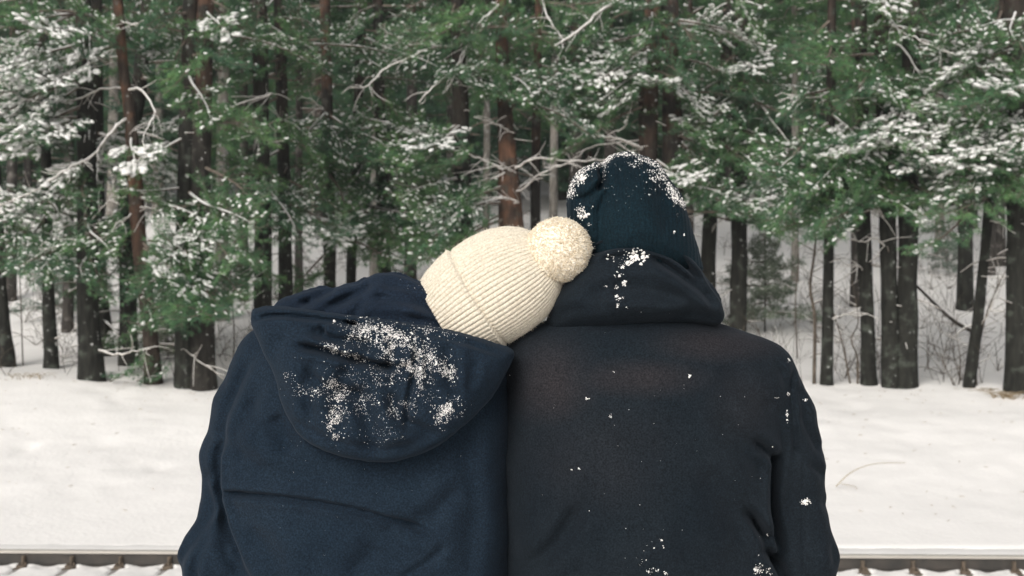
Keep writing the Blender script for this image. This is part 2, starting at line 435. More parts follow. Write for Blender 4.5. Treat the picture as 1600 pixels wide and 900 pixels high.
# snow lying between the fastenings (scalloped against the rail)
fxa = np.array(fx)
def trackbed(X, Y):
    d = np.abs(X[..., None]-fxa).min(-1)                      # distance to fastening
    u = np.clip(d/(SLP/2), 0, 1)
    near = np.exp(-((Y+.12)/.17)**2) + np.exp(-((Y+1.64)/.17)**2) 
    mid = -.008 + .018*noise(X*3.1, Y*3.1, seed=21)*(1-np.exp(-((Y+.05)/.12)**2)) + .012*fbm(X*9, Y*9, seed=22)
    h = mid + near*(.062*(1-u)**1.3 - .006) 
    near_b = np.exp(-((Y+.12)/.25)**2)+np.exp(-((Y+1.64)/.25)**2)
    gap = np.exp(-(d/.026)**2) + .9*np.exp(-(d/.075)**2)*np.exp(-((Y+.15)/.07)**2)
    h = h - np.clip(near_b, 0, 1)*gap*.17
    return h + .036
V, F = grid(np.arange(-7.0, 7.0, .022), np.concatenate([np.arange(-2.6, -.4, .06), np.arange(-.4, -.008, .022)]), trackbed)
o = build('trackbed_snow', V, F, ['snow'], track); tag(o, kind='stuff')
# low roll of snow behind the rail
V, F = grid(np.arange(-9, 9, .06), np.array([.012, .03, .05, .09, .16, .3, .5, .8]), lambda X, Y: .196-.02*np.exp(-(Y/.05)**2)+.006*noise(X*4, Y*4, seed=4)-.07*np.clip((Y-.3)/.5, 0, 1)-.18*np.exp(-(Y/.008)**2*.3)*0)
o = build('snow_ridge', V, F, ['snow'], track); tag(o, kind='stuff')

# ------------------------------------------------------------ foliage templates
def rot_to(d):
    d = np.asarray(d, float); d = d/np.linalg.norm(d)
    u = np.array([0, 0, 1.]) - d*d[2]; u /= np.linalg.norm(u)+1e-9
    s_ = np.cross(u, d); return np.stack([d, s_, u], 1)          # columns
def unit(a): return a/(np.linalg.norm(a, axis=-1, keepdims=True)+1e-9)
def tufts(C, D, n_, ln, wd, rng):
    """needle quads: centres C (m,3), directions D"""
    m_ = len(C)
    rnd = unit(rng.normal(size=(m_, n_, 3))); d = unit(D[:, None]*0.75 + rnd*[1, 1, .75])
    L_ = ln*rng.uniform(.6, 1.15, (m_, n_, 1))
    side = unit(np.cross(d, rng.normal(size=(m_, n_, 3))))*wd*.5
    a = C[:, None] + 0*d; t = a + d*L_
    V = np.stack([a-side*.6, a+side*.6, t+side*.35, t-side*.35], 2).reshape(-1, 3)
    return V, np.arange(len(V)).reshape(-1, 4)
def branch_template(L, snow, seed, dense=1.0, needle=(12, .088, .0105), spread=.42, droop=.12, csn=CS2):
    rng = np.random.default_rng(seed)
    n_ = 12; t = np.linspace(0, 1, n_)
    ph = rng.uniform(0, 6)
    ax = np.stack([t*L, .06*L*np.sin(t*4+ph)*t, -droop*L*t**1.5 + .035*L*np.sin(t*6+ph)*t], 1)
    wood = Q(); fol = Q()
    wood.add(*tube(ax, np.interp(t, [0, 1], [.013+.010*L, .004]), 5))
    C = []; D = []
    ns = int(L/.115*dense)
    for i in range(ns):
        u = .28 + .72*(i+rng.uniform(-.3, .3))/ns; u = min(max(u, .2), 1)
        p = np.array([np.interp(u, t, ax[:, k]) for k in range(3)])
        side = 1 if i % 2 else -1
        ln = (L*spread*(1-u)**.8 + .16)*rng.uniform(.6, 1.15)
        ang = R(rng.uniform(35, 65))*side
        d = np.array([math.cos(ang), math.sin(ang), rng.uniform(-.28, .30)])
        q = p + d*ln*.5 + [0, 0, -.03*ln]; e = p + d*ln + [0.06*ln, 0, .06*ln]
        path = smooth_path([p, q, e], 5)
        wood.add(*tube(path, np.linspace(.0075, .003, 5), 4))
        m_ = max(3, int(ln/.05*dense))
        for v_ in np.linspace(.22, 1, m_):
            pos = p*(1-v_)**2 + 2*v_*(1-v_)*q + v_*v_*e
            C.append(pos + rng.normal(size=3)*[.035, .035, .018]); D.append(unit(d + rng.normal(size=3)*.45))
    for v_ in np.linspace(.75, 1, 8):
        C.append([np.interp(v_, t, ax[:, k]) for k in range(3)]); D.append(np.array([1, 0, .15]))
    C = np.array(C); D = np.array(D)
    fol.add(*tufts(C, D, needle[0], needle[1], needle[2], rng), 0)
    # snow lying on the tufts
    pn = fbm(C[:, 0]*3.2, C[:, 1]*3.2, C[:, 2]*2, seed=seed, o=2)*.9
    keep = rng.uniform(0, 1, len(C)) < np.clip(snow*(1+pn*1.3), 0, .97)
    c = C[keep] + [0, 0, .022]; d = unit(D[keep]*[1, 1, .3]); m_ = len(c)
    if m_:
        big = rng.uniform(.5, 1.25, (m_, 1))*(0.62+1.0*snow)
        s_ = unit(np.cross(d, [0, 0, 1]))
        fol.add(*blobs(c, d*.052*big, s_*.030*big*rng.uniform(.7, 1.3, (m_, 1)), np.tile([0, 0, 1.], (m_, 1))*.019*big, csn, .28, rng), 1)
    # snow along the wood
    sp = ax[1:-1] + [0, 0, .012]; rr_ = np.interp(np.linspace(0, 1, n_-2), [0, 1], [.010+.008*L, .004])
    if snow > .1: fol.add(*tube(sp, rr_*.95, 5), 1)
    return wood, fol

M['snow_bough'] = snow_mat('snow_on_boughs', 90, 0.006, (0.74, 0.725, 0.70))
NEEDLE_M = ['needle', 'snow_bough']
BR = {}
sid = 100
for L in (1.1, 1.8, 2.6):
    for lv, sn in enumerate((.09, .22, .66)):
        for k in range(2):
            wd, fo = branch_template(L, sn, sid, csn=CS2); sid += 1
            BR[(L, lv, k)] = (wd.mesh('branch', ['twig']), fo.mesh('foliage', NEEDLE_M, True))
def place_branch(parent, p, tip, level, L=None, rng=random):
    """p, tip: local points relative to parent"""
    p = np.array(p, float); tip = np.array(tip, float); d = tip-p; ln = np.linalg.norm(d)
    L = min((1.1, 1.8, 2.6), key=lambda a: abs(a-ln))
    wme, fme_ = BR[(L, level, rng.randrange(2))]
    d = d/ln; d[2] += rng.uniform(-.25, .18)
    Rm = rot_to(d); s_ = min(max(ln/L, .75), 1.3)
    roll = Matrix.Rotation(rng.uniform(-.9, .9) if level < 2 else rng.uniform(-.5, .5), 4, 'X')
    mtx = Matrix.Translation(Vector(p)) @ Matrix(Rm.tolist()).to_4x4() @ roll @ Matrix.Diagonal((s_, s_*rng.choice((-1, 1)) if False else s_, s_, 1))
    b_ = link('branch', wme, parent); b_.matrix_local = mtx
    f_ = link('foliage', fme_, b_)
    return b_

# ------------------------------------------------------------ trees with individually built limbs
def trunk_mesh(path, r, k=14, seed=0, parent=None, loc=None, m='bark', flare=.35, rough=.10):
    P = np.asarray(path, float)
    ln = np.concatenate([[0], np.cumsum(np.linalg.norm(np.diff(P, axis=0), axis=1))])
    r = np.asarray(r, float)*(1 + flare*np.exp(-ln/.35))
    V, F = tube(P, r, k, cap=False)
    c = np.repeat(P, k, axis=0); d = V-c
    nz = fbm(V[:, 0]*7+seed, V[:, 1]*7, V[:, 2]*1.6, seed=31, o=3)
    V = c + d*(1+rough*1.6*nz[:, None])
    return build('trunk', V, F, [m], parent, loc=loc)
TREES = []
# (label, name, Y or None -> base pixel, [(px,py,halfwidth)...] bottom to top, bark, crown level weight)
front = [
 ('leaning dark trunk cut by the left edge of the photo', 'pine_tree', [(10, 574, 13), (2, 470, 10), (-6, 300, 9), (-14, 100, 8)], 'bark'),
 ('slim dark pine, second trunk from the left edge', 'pine_tree', [(80, 576, 11), (75, 430, 9), (72, 250, 8), (66, 0, 7)], 'bark'),
 ('thick dark pine with a snow collar near its foot, left of the orange trunk', 'pine_tree', [(143, 592, 18), (137, 470, 17), (136, 300, 15), (130, 0, 12)], 'bark'),
 ('short set dark pine right behind the pine with the snow collar', 'pine_tree', [(166, 556, 13), (156, 450, 12), (152, 300, 11), (150, 0, 9)], 'bark'),
 ('straight dark pine partly behind the orange barked leaning pine', 'pine_tree', [(200, 570, 14), (201, 440, 14), (200, 300, 13), (232, 0, 11)], 'bark'),
 ('orange barked pine with a crooked leaning trunk and long bare limbs to the left', 'pine_tree', [(240, 600, 13), (232, 500, 12), (219, 400, 12), (212, 300, 12), (205, 200, 10), (193, 110, 8), (184, 0, 8)], 'bark_orange'),
 ('left one of the thick twin dark trunks beside the woman', 'pine_tree', [(290, 604, 17), (289, 480, 16), (290, 330, 15), (298, 0, 12)], 'bark'),
 ('right one of the thick twin dark trunks beside the woman', 'pine_tree', [(318, 606, 19), (316, 480, 18), (313, 330, 16), (322, 0, 13)], 'bark_brown'),
 ('straight dark pine rising just above the left corner of the fallen hood', 'pine_tree', [(411, 572, 15), (411, 450, 14), (410, 300, 13), (405, 0, 12)], 'bark'),
 ('mossy slim trunk to the right of the pine over the hood corner', 'pine_tree', [(444, 560, 12), (446, 420, 11), (444, 280, 10), (436, 0, 9)], 'bark'),
 ('orange topped pine rising behind the middle of the woman hood', 'pine_tree', [(516, 530, 10), (515, 400, 10), (512, 200, 9), (508, 0, 8)], 'bark_brown'),
 ('thin dark trunk left of the cream hat', 'pine_tree', [(549, 520, 8), (549, 400, 8), (556, 250, 8), (566, 0, 7)], 'bark'),
 ('dark trunk standing nearest the left side of the cream hat', 'pine_tree', [(604, 520, 11), (600, 380, 10), (594, 200, 9), (590, 0, 8)], 'bark'),
 ('dark double bodied pine directly above the cream hat', 'pine_tree', [(726, 560, 17), (726, 400, 16), (722, 250, 14), (716, 0, 11)], 'bark'),
 ('thick pine with orange upper trunk and a ring of dead limbs, left of the pompom', 'pine_tree', [(802, 560, 24), (800, 400, 21), (796, 300, 18), (790, 200, 12), (784, 60, 9.5), (780, -60, 9)], 'bark_orange'),
 ('slim grey trunk between the pompom and the navy beanie', 'pine_tree', [(836, 540, 8), (836, 380, 8), (838, 200, 7), (842, 0, 6)], 'bark_brown'),
 ('dark trunk standing over the top of the navy beanie', 'pine_tree', [(1008, 560, 17), (1010, 300, 16), (1014, 150, 15), (1020, 0, 13)], 'bark_brown'),
 ('brown pine just right of the navy beanie top', 'pine_tree', [(1050, 555, 18), (1052, 300, 17), (1050, 150, 15), (1046, 0, 13)], 'bark_brown'),
 ('leaning snow flecked trunk beside the right edge of the beanie', 'pine_tree', [(1105, 540, 13), (1107, 400, 12), (1113, 300, 11), (1130, 160, 10), (1140, 0, 9)], 'bark'),
 ('dark pine above the shoulder of the man', 'pine_tree', [(1152, 545, 13), (1155, 400, 13), (1155, 300, 13), (1160, 0, 11)], 'bark'),
 ('slender straight pine right of the man shoulder', 'pine_tree', [(1292, 602, 9.5), (1294, 450, 8.5), (1296, 330, 8), (1300, 0, 7)], 'bark'),
 ('slightly crooked dark pine between slender pine and twin trunks', 'pine_tree', [(1358, 602, 12), (1354, 450, 11), (1349, 340, 11), (1345, 0, 9)], 'bark'),
 ('left one of the joined twin trunks on the right, flecked with snow', 'pine_tree', [(1392, 604, 14), (1389, 450, 13), (1386, 310, 13), (1376, 0, 11)], 'bark'),
 ('right one of the joined twin trunks on the right, smooth and dark', 'pine_tree', [(1417, 604, 16), (1418, 450, 15.5), (1420, 310, 15), (1424, 0, 13)], 'bark'),
 ('thin trunk leaning to the right beside the fallen log', 'pine_tree', [(1514, 603, 9), (1528, 500, 8.5), (1538, 400, 8), (1547, 300, 7.5), (1560, 100, 7), (1568, 0, 7)], 'bark'),
 ('very thick dark pine at the right edge with dry grass at its foot', 'pine_tree', [(1590, 612, 18), (1589, 450, 17), (1590, 300, 17), (1588, 0, 17)], 'bark'),
]
for i, (label, name, pts, bark) in enumerate(front):
    bx_, by_ = pts[0][:2]
    if by_ >= 570: base = on_px(bx_, by_)
    else: base = on_px(bx_, by_)
    Y = base[1]
    P = [W(px, py, Y) for px, py, _ in pts]; rad = [h*Y/FPX for *_, h in pts]
    top = P[-1]; dirn = unit(P[-1]-P[-2])
    P = [P[0]-[0, 0, .25]] + P + [top + dirn*2.5, top+[dirn[0]*3, 0, 6.5]]; rad = [rad[0]] + rad + [rad[-1]*.8, rad[-1]*.3]
    zs = np.array([p[2] for p in P]); n_ = 60
    path = smooth_path(P, n_); rr_ = np.interp(path[:, 2], zs, rad)
    t_ = thing(name, label, 'tree', tuple(base), None)
    trunk_mesh(path, rr_, 14, i*3.1, t_, base, bark)
    TREES.append(dict(o=t_, base=base, path=path, r=rr_, Y=Y))
def trunk_at(T, z):
    p = T['path']; return np.array([np.interp(z, p[:, 2], p[:, 0]), np.interp(z, p[:, 2], p[:, 1]), z])

# bare snow-topped limbs seen in the photograph: (tree index, radius, [(px,py)...], depth drift)
deadlimbs = [
 (5, .030, [(189, 87), (153, 94), (114, 114), (88, 122), (87, 156), (71, 188)], -.5),
 (5, .024, [(198, 137), (160, 140), (124, 155), (96, 162), (53, 167)], .2),
 (5, .034, [(205, 183), (185, 194), (167, 217), (142, 245), (107, 263), (71, 288), (21, 313), (-20, 330)], -1.0),
 (5, .026, [(201, 140), (222, 142), (242, 174), (235, 192), (224, 213), (226, 240)], -.9),
 (5, .022, [(188, 72), (165, 82), (142, 89), (110, 100)], .3),
 (5, .018, [(186, 30), (200, 36), (218, 38)], -.3),
 (5, .022, [(212, 330), (190, 345), (160, 372), (120, 380), (60, 390)], -.6),
 (2, .018, [(138, 380), (135, 357), (153, 332), (174, 307), (180, 280)], -.6),
 (5, .020, [(213, 325), (232, 325), (249, 332), (270, 343), (290, 362)], -.5),
 (6, .022, [(290, 360), (306, 382), (323, 414), (326, 430)], -.5),
 (2, .022, [(143, 545), (185, 554), (213, 549), (235, 545)], -.5),
 (7, .016, [(318, 560), (300, 556), (335, 580)], -.5),
 (8, .024, [(409, 150), (423, 147), (385, 160), (356, 170), (334, 178)], -.8),
 (8, .024, [(410, 200), (405, 206), (391, 213), (355, 220), (320, 235)], -.9),
 (9, .020, [(440, 235), (430, 215), (436, 190), (425, 165)], -.4),
 (10, .018, [(512, 172), (498, 165), (487, 156), (470, 150)], -.4),
 (13, .030, [(718, 70), (676, 75), (637, 92), (598, 110), (573, 135), (548, 137)], -1.0),
 (13, .024, [(716, 72), (684, 73), (644, 68), (605, 50), (592, 40)], -.8),
 (14, .036, [(784, 5), (769, 18), (747, 39), (726, 78), (708, 110), (673, 139), (655, 160)], -1.3),
 (14, .024, [(760, 28), (740, 55), (730, 75), (715, 110), (698, 142)], -1.2),
 (16, .05, [(1018, -30), (968, 0), (939, 18), (911, 43), (879, 66), (868, 72)], -1.4),
 (15, .030, [(838, -30), (850, 10), (861, 36), (879, 64), (872, 95)], -1.2),
 (16, .042, [(1010, 236), (993, 228), (964, 217), (936, 212), (904, 196), (876, 178)], -1.0),
 (16, .020, [(955, 216), (925, 230), (905, 243), (880, 258), (850, 262)], -1.1),
 (16, .018, [(1012, 250), (990, 240), (950, 215), (975, 200), (978, 190)], -.9),
 (14, .026, [(790, 153), (780, 151), (751, 140), (723, 134)], -.6),
 (14, .026, [(798, 263), (783, 263), (751, 249), (726, 238), (691, 233)], -.8),
 (14, .022, [(795, 262), (783, 260), (748, 266), (722, 274)], -.6),
 (14, .020, [(797, 268), (785, 272), (762, 281), (733, 288)], -.5),
 (14, .030, [(800, 266), (811, 262), (822, 252), (843, 247), (875, 251), (915, 252), (947, 249)], -.7),
 (14, .022, [(806, 300), (819, 295), (840, 274), (875, 260)], -.7),
 (14, .022, [(794, 207), (792, 204), (769, 192), (740, 183)], -.7),
 (14, .022, [(797, 320), (811, 316), (783, 309), (748, 309)], -.7),
 (18, .028, [(1128, 0), (1113, 21), (1099, 57), (1081, 112)], -.9),
 (20, .020, [(1299, 140), (1273, 153), (1231, 148)], -.7),
 (20, .024, [(1297, 158), (1316, 156), (1366, 153), (1400, 160)], -.7),
 (22, .030, [(1378, 10), (1387, 25), (1401, 46), (1437, 64), (1479, 82), (1520, 86)], -1.0),
 (22, .026, [(1380, 60), (1408, 75), (1433, 110), (1451, 146), (1462, 170)], -1.0),
 (19, .036, [(1160, 125), (1184, 158), (1209, 192), (1234, 224), (1243, 236)], -.9),
 (20, .030, [(1296, 190), (1259, 213), (1238, 231), (1202, 249), (1170, 267)], -.9),
 (19, .024, [(1158, 158), (1145, 178), (1124, 171), (1092, 188), (1060, 213)], -.7),
 (21, .024, [(1348, 250), (1320, 256), (1344, 274), (1376, 295)], -.7),
 (23, .030, [(1422, 165), (1455, 178), (1497, 199), (1558, 192), (1593, 220)], -1.2),
 (22, .018, [(1388, 395), (1370, 372), (1350, 378), (1330, 375)], -.5),
 (22, .018, [(1388, 345), (1372, 330), (1356, 328)], -.5),
 (24, .016, [(1545, 345), (1560, 348), (1580, 345)], -.4),
 (20, .012, [(1294, 500), (1320, 492), (1345, 480)], -.4),
 (18, .014, [(1106, 380), (1120, 350), (1150, 335), (1170, 325)], -.5),
 (24, .015, [(1526, 520), (1545, 490), (1556, 462), (1566, 430)], -.3),
 (21, .014, [(1356, 425), (1338, 415), (1320, 420)], -.3),
]
def dead_limb(T, rad, pts, drift, rng=random):
    rad = rad*.72
    Y = T['Y']; n_ = len(pts); P = []
    for i, (px, py) in enumerate(pts):
        f = i/(n_-1); yy = Y-.1 + drift*f
        P.append(W(px, py, yy))
    P[0] = trunk_at(T, P[0][2] if abs(P[0][0]-trunk_at(T, P[0][2])[0]) < .6 else P[0][2])
    m_ = max(8, n_*4); path = smooth_path(P, m_)
    path[1:-1] += RNG.normal(size=(m_-2, 3))*.010
    r0 = rad*np.interp(np.linspace(0, 1, m_), [0, 1], [1, .35])
    q = Q(); q.add(*tube(path, r0, 6), 0)
    q.add(*tube(path+[0, 0, .5]*r0[:, None]+[0, 0, .004], r0*.92*(1+.25*RNG.uniform(-1, 1, m_)), 6), 1)
    # twigs
    for k in range(int(2+len(path)*.42)):
        i = random.randrange(2, m_); p = path[i]; t_ = unit(path[i]-path[i-1])
        d = unit(t_*.8 + RNG.normal(size=3)*[.7, .5, .7]); L = random.uniform(.18, .55)
        tw = smooth_path([p, p+d*L*.5+RNG.normal(size=3)*.03, p+d*L+[0, 0, -.04]], 6)
        q.add(*tube(tw, np.linspace(.007, .003, 6), 4), 0)
        q.add(*tube(tw+[0, 0, .005], np.linspace(.006, .003, 6), 4), 1)
    return q.build('bare_limb', ['dead', 'snow_small'], T['o'], T['base'])
for (ti, rad, pts, dr) in deadlimbs: dead_limb(TREES[ti], rad, pts, dr)

# short stubs and snags on the lower trunks
for T in TREES:
    q = Q()
    for k in range(11):
        z = T['base'][2] + random.uniform(.5, 5.5); p = trunk_at(T, z)
        a = random.uniform(0, 6.28); L = random.uniform(.12, .75)
        d = np.array([math.cos(a), math.sin(a)*.8, random.uniform(-.35, .25)])
        tw = smooth_path([p, p+d*L*.5, p+d*L+[random.uniform(-.05, .05), 0, random.uniform(-.12, .05)]], 6)
        q.add(*tube(tw, np.linspace(.014, .005, 6), 4), 0); q.add(*tube(tw+[0, 0, .009], np.linspace(.011, .004, 6), 4), 1)
    tag(q.build('snags', ['twig', 'snow_small'], T['o'], T['base']), kind='stuff')

# foliage clumps seen in the photograph: px, py, snow level 0..2, count
clumps = [
 (20, 60, 2, 2), (80, 120, 2, 2), (110, 80, 2, 1), (30, 110, 2, 2), (5, 190, 2, 2), (45, 180, 2, 1), (130, 50, 1, 1),
 (40, 385, 0, 1), (75, 400, 1, 1), (110, 370, 1, 1), (150, 420, 0, 2), (135, 450, 0, 1), (165, 380, 0, 2), (200, 380, 0, 1), (235, 430, 0, 2), (245, 480, 0, 1), (215, 520, 0, 1), (285, 410, 0, 2), (300, 400, 1, 2), (320, 430, 0, 2), (290, 470, 0, 2), (310, 490, 0, 1), (350, 430, 0, 1), (370, 340, 0, 1), (330, 300, 0, 2), (390, 300, 0, 1),
 (415, 330, 0, 2), (445, 350, 0, 1), (410, 420, 0, 1), (445, 430, 0, 1), (480, 310, 1, 2), (500, 350, 0, 1), (540, 340, 1, 2), (580, 350, 0, 2), (620, 370, 0, 2), (660, 380, 0, 2), (690, 340, 0, 2), (720, 300, 0, 1), (600, 400, 0, 1), (530, 300, 0, 2), (650, 345, 0, 2), (500, 240, 0, 2), (460, 200, 0, 2), (340, 200, 0, 2), (380, 180, 0, 2),
 (1090, 310, 0, 1), (1130, 290, 0, 2), (1170, 340, 0, 1), (1200, 350, 0, 1), (1260, 350, 0, 1), (1320, 310, 0, 1), (1150, 230, 0, 2), (1200, 220, 0, 2), (1240, 240, 0, 2), (1440, 320, 0, 1), (1500, 300, 0, 1),
 (100, 60, 2, 2), (50, 95, 2, 3), (20, 130, 2, 3), (10, 165, 2, 2), (70, 150, 2, 2), (110, 110, 2, 1), (60, 215, 2, 2), (90, 190, 1, 2),
 (215, 225, 2, 2), (222, 250, 2, 1), (285, 205, 2, 1), (300, 150, 1, 2), (30, 310, 2, 2), (5, 340, 2, 1), (90, 270, 1, 2), (120, 310, 1, 2),
 (60, 350, 1, 2), (150, 345, 1, 1), (160, 395, 1, 1), (245, 300, 1, 2), (290, 340, 1, 2), (270, 380, 0, 1), (300, 445, 1, 2), (255, 450, 0, 1), (345, 380, 0, 1), (130, 410, 0, 1),
 (30, 30, 1, 2), (140, 20, 1, 2), (230, 60, 1, 2), (270, 100, 0, 2), (260, 20, 1, 2), (330, 30, 1, 2), (400, 20, 0, 2), (450, 60, 0, 2), (480, 20, 1, 2), (370, 90, 0, 2),
 (520, 70, 1, 2), (560, 30, 0, 2), (600, 70, 1, 1), (640, 30, 0, 2), (660, 60, 1, 2), (700, 20, 0, 2), (740, 60, 0, 2), (770, 90, 1, 2), (800, 40, 0, 2),
 (520, 210, 1, 2), (560, 195, 1, 3), (600, 200, 1, 2), (640, 180, 1, 2), (670, 215, 1, 2), (590, 240, 0, 2), (640, 255, 0, 3), (540, 250, 1, 2), (680, 270, 0, 2),
 (560, 300, 1, 2), (610, 300, 1, 2), (650, 310, 1, 2), (700, 310, 0, 2), (630, 340, 0, 2), (680, 350, 0, 2), (480, 260, 0, 1), (430, 270, 0, 1), (380, 250, 0, 1),
 (740, 110, 1, 1), (760, 130, 0, 1), (820, 100, 1, 2), (850, 60, 0, 2), (870, 120, 1, 2), (900, 20, 0, 2), (880, 160, 1, 2), (900, 145, 1, 1), (940, 100, 1, 2), (960, 60, 1, 2),
 (950, 150, 1, 2), (990, 140, 1, 2), (1000, 90, 1, 2), (1020, 30, 1, 2), (1050, 130, 1, 3), (1060, 80, 0, 2), (1080, 150, 1, 3), (1100, 40, 0, 2), (1110, 170, 1, 2), (1130, 100, 0, 2),
 (1160, 60, 0, 2), (1190, 20, 1, 2), (1180, 110, 1, 2), (1230, 100, 1, 2), (1220, 160, 0, 2), (1150, 150, 0, 2), (1260, 60, 0, 2), (1080, 225, 1, 3), (1110, 245, 0, 2), (1090, 270, 1, 1), (1070, 290, 0, 1),
 (1170, 300, 1, 2), (1210, 300, 1, 2), (1250, 290, 1, 3), (1280, 270, 1, 2), (1270, 330, 0, 2), (1230, 330, 0, 1), (1300, 305, 0, 2), (1290, 200, 1, 2), (1330, 230, 1, 3), (1360, 260, 0, 2),
 (1340, 120, 0, 2), (1310, 60, 0, 2), (1380, 20, 1, 2), (1400, 110, 1, 2), (1400, 160, 2, 2), (1430, 190, 2, 2), (1370, 200, 2, 2), (1430, 130, 1, 2), (1460, 60, 1, 2), (1500, 75, 2, 2), (1540, 85, 2, 2),
 (1510, 140, 1, 2), (1560, 150, 1, 2), (1480, 215, 2, 3), (1520, 225, 2, 3), (1560, 215, 2, 3), (1500, 255, 2, 3), (1450, 255, 2, 2), (1580, 240, 2, 2), (1590, 190, 2, 2), (1420, 230, 2, 2), (1530, 265, 1, 2), (1590, 285, 0, 2), (1400, 290, 0, 2), (1450, 300, 0, 1), (1560, 40, 0, 2), (1590, 90, 0, 2),
]
rg = random.Random(11)
for (px, py, lv, cnt) in clumps:
    for _ in range(cnt+1):
        cxp = px + rg.uniform(-22, 22); cyp = py + rg.uniform(-10, 10)
        # nearest trunks
        cand = sorted(range(len(TREES)), key=lambda i: abs(800+trunk_at(TREES[i], W(0, cyp-15, TREES[i]['Y'])[2])[0]/TREES[i]['Y']*FPX - cxp))[:3]
        T = TREES[rg.choice(cand)]
        yy = T['Y'] - rg.uniform(.3, 1.7)
        tip = W(cxp, cyp, yy); root = trunk_at(T, tip[2] + rg.uniform(.05, .5))
        d = tip-root; ln = np.linalg.norm(d)
        tip2 = root + d*(ln+.45)/ln
        if ln > 3.0:
            root = tip + (root-tip)*(2.9/ln) if False else root
        lv2 = min(2, max(0, lv + rg.choice((0, 0, 0, 1, -1)) if lv < 2 else 2))
        place_branch(T['o'], root-T['base'], tip2-T['base'], lv2, rng=rg)
# higher whorls above the frame and round the back, so that the stand is closed overhead
for T in TREES:
    for k in range(3):
        z = rg.uniform(5.0, 7.5); root = trunk_at(T, z)
        a = rg.uniform(0, 6.28); ln = rg.uniform(1.2, 2.6)*(1 if z < 8 else .7)
        if z < 6.8 and math.sin(a) < 0: a = -a
        tip = root + np.array([math.cos(a)*ln, math.sin(a)*ln, rg.uniform(-.4, .15)])
        place_branch(T['o'], root-T['base'], tip-T['base'], rg.choice((0, 1, 1)), rng=rg)

# ------------------------------------------------------------ whole crowns for the trees deeper in the stand
def crown_mesh(seed, z0, z1, rbase, kind, snow):
    rng = np.random.default_rng(seed); q = Q()
    if kind == 'spruce': nb = 95
    elif kind == 'young': nb = 46
    else: nb = 70
    lib = [branch_template(2.0, snow, seed*10+i, dense=.62, needle=(7, .20, .030), spread=.5, droop=.22 if kind == 'spruce' else .08, csn=CS1) for i in range(3)]
    for i in range(nb):
        f = (i+.5)/nb; z = z0 + (z1-z0)*f**.9
        a = i*2.399+rng.uniform(-.4, .4)
        ln = rbase*((1-f)**.75*.95+.12 if kind != 'pine' else (.5+.6*math.sin(min(1, f*1.25)*math.pi)))*(rng.uniform(.35, 1.35) if kind == 'young' else rng.uniform(.7, 1.15))
        wd, fo = lib[rng.integers(3)]; s_ = ln/2.0
        ca, sa = math.cos(a), math.sin(a); el_ = rng.uniform(-.22, .12) if kind == 'spruce' else rng.uniform(-.1, .35)
        Rm = rot_to([ca*math.cos(el_), sa*math.cos(el_), math.sin(el_)])
        sc = np.array([s_, s_, max(s_, .8)])
        V, F, m_ = fo.arr(); V2 = (V*sc) @ Rm.T + [0, 0, z]
        q.v.append(V2); q.f.append(F+q.n); q.m.append(m_); q.n += len(V2)
        V, F, m_ = wd.arr(); k = 12*5
        V2 = (V[:k]*sc) @ Rm.T + [0, 0, z]; Fk = F[(F < k).all(1)]
        q.v.append(V2); q.f.append(Fk+q.n); q.m.append(np.full(len(Fk), 2)); q.n += len(V2)
    return q.mesh('crown', ['needle_far', 'snow_small', 'twig'])
def trunk_only(h, r0, seed, m):
    n_ = 34; t = np.linspace(0, 1, n_)
    P = np.stack([.10*np.sin(t*3+seed), .08*np.cos(t*4+seed), -.3+t*(h+.3)], 1)
    ln = t*h; r = r0*(1-t)**.65*(1+.3*np.exp(-ln/.4))+.01
    V, F = tube(P, r, 12, cap=False); c = np.repeat(P, 12, axis=0)
    V = c+(V-c)*(1+.14*fbm(V[:, 0]*7+seed, V[:, 1]*7, V[:, 2]*1.5, seed=41, o=3)[:, None])
    return mesh_q('trunk', V, F, [m])
CR_S = [crown_mesh(201+i, 1.0+.5*i, 15, 2.3, 'spruce', .07) for i in range(3)]
CR_L = [crown_mesh(231+i, 3.4+.5*i, 16, 2.2, 'spruce', .10) for i in range(2)]
CR_P = [crown_mesh(211+i, 5.4, 16, 2.3, 'pine', .12) for i in range(2)]
TR = {m: [trunk_only(16, .19, i*2.0, m) for i in range(2)] for m in ('bark_far', 'bark', 'bark_birch', 'bark_brown')}
def far_tree(name, label, base, crown, tm, s_, group=None, wide=1.0, lean=0):
    t_ = thing(name, label, 'tree', tuple(base), group)
    t_.rotation_euler = (lean*.3, lean, rg.uniform(0, 6.28)) if not lean else (0, lean, 0)
    a = link('trunk', tm, t_); a.scale = (s_*wide, s_*wide, s_)
    if crown: c = link('crown', crown, t_); c.scale = (s_, s_, s_)
    return t_
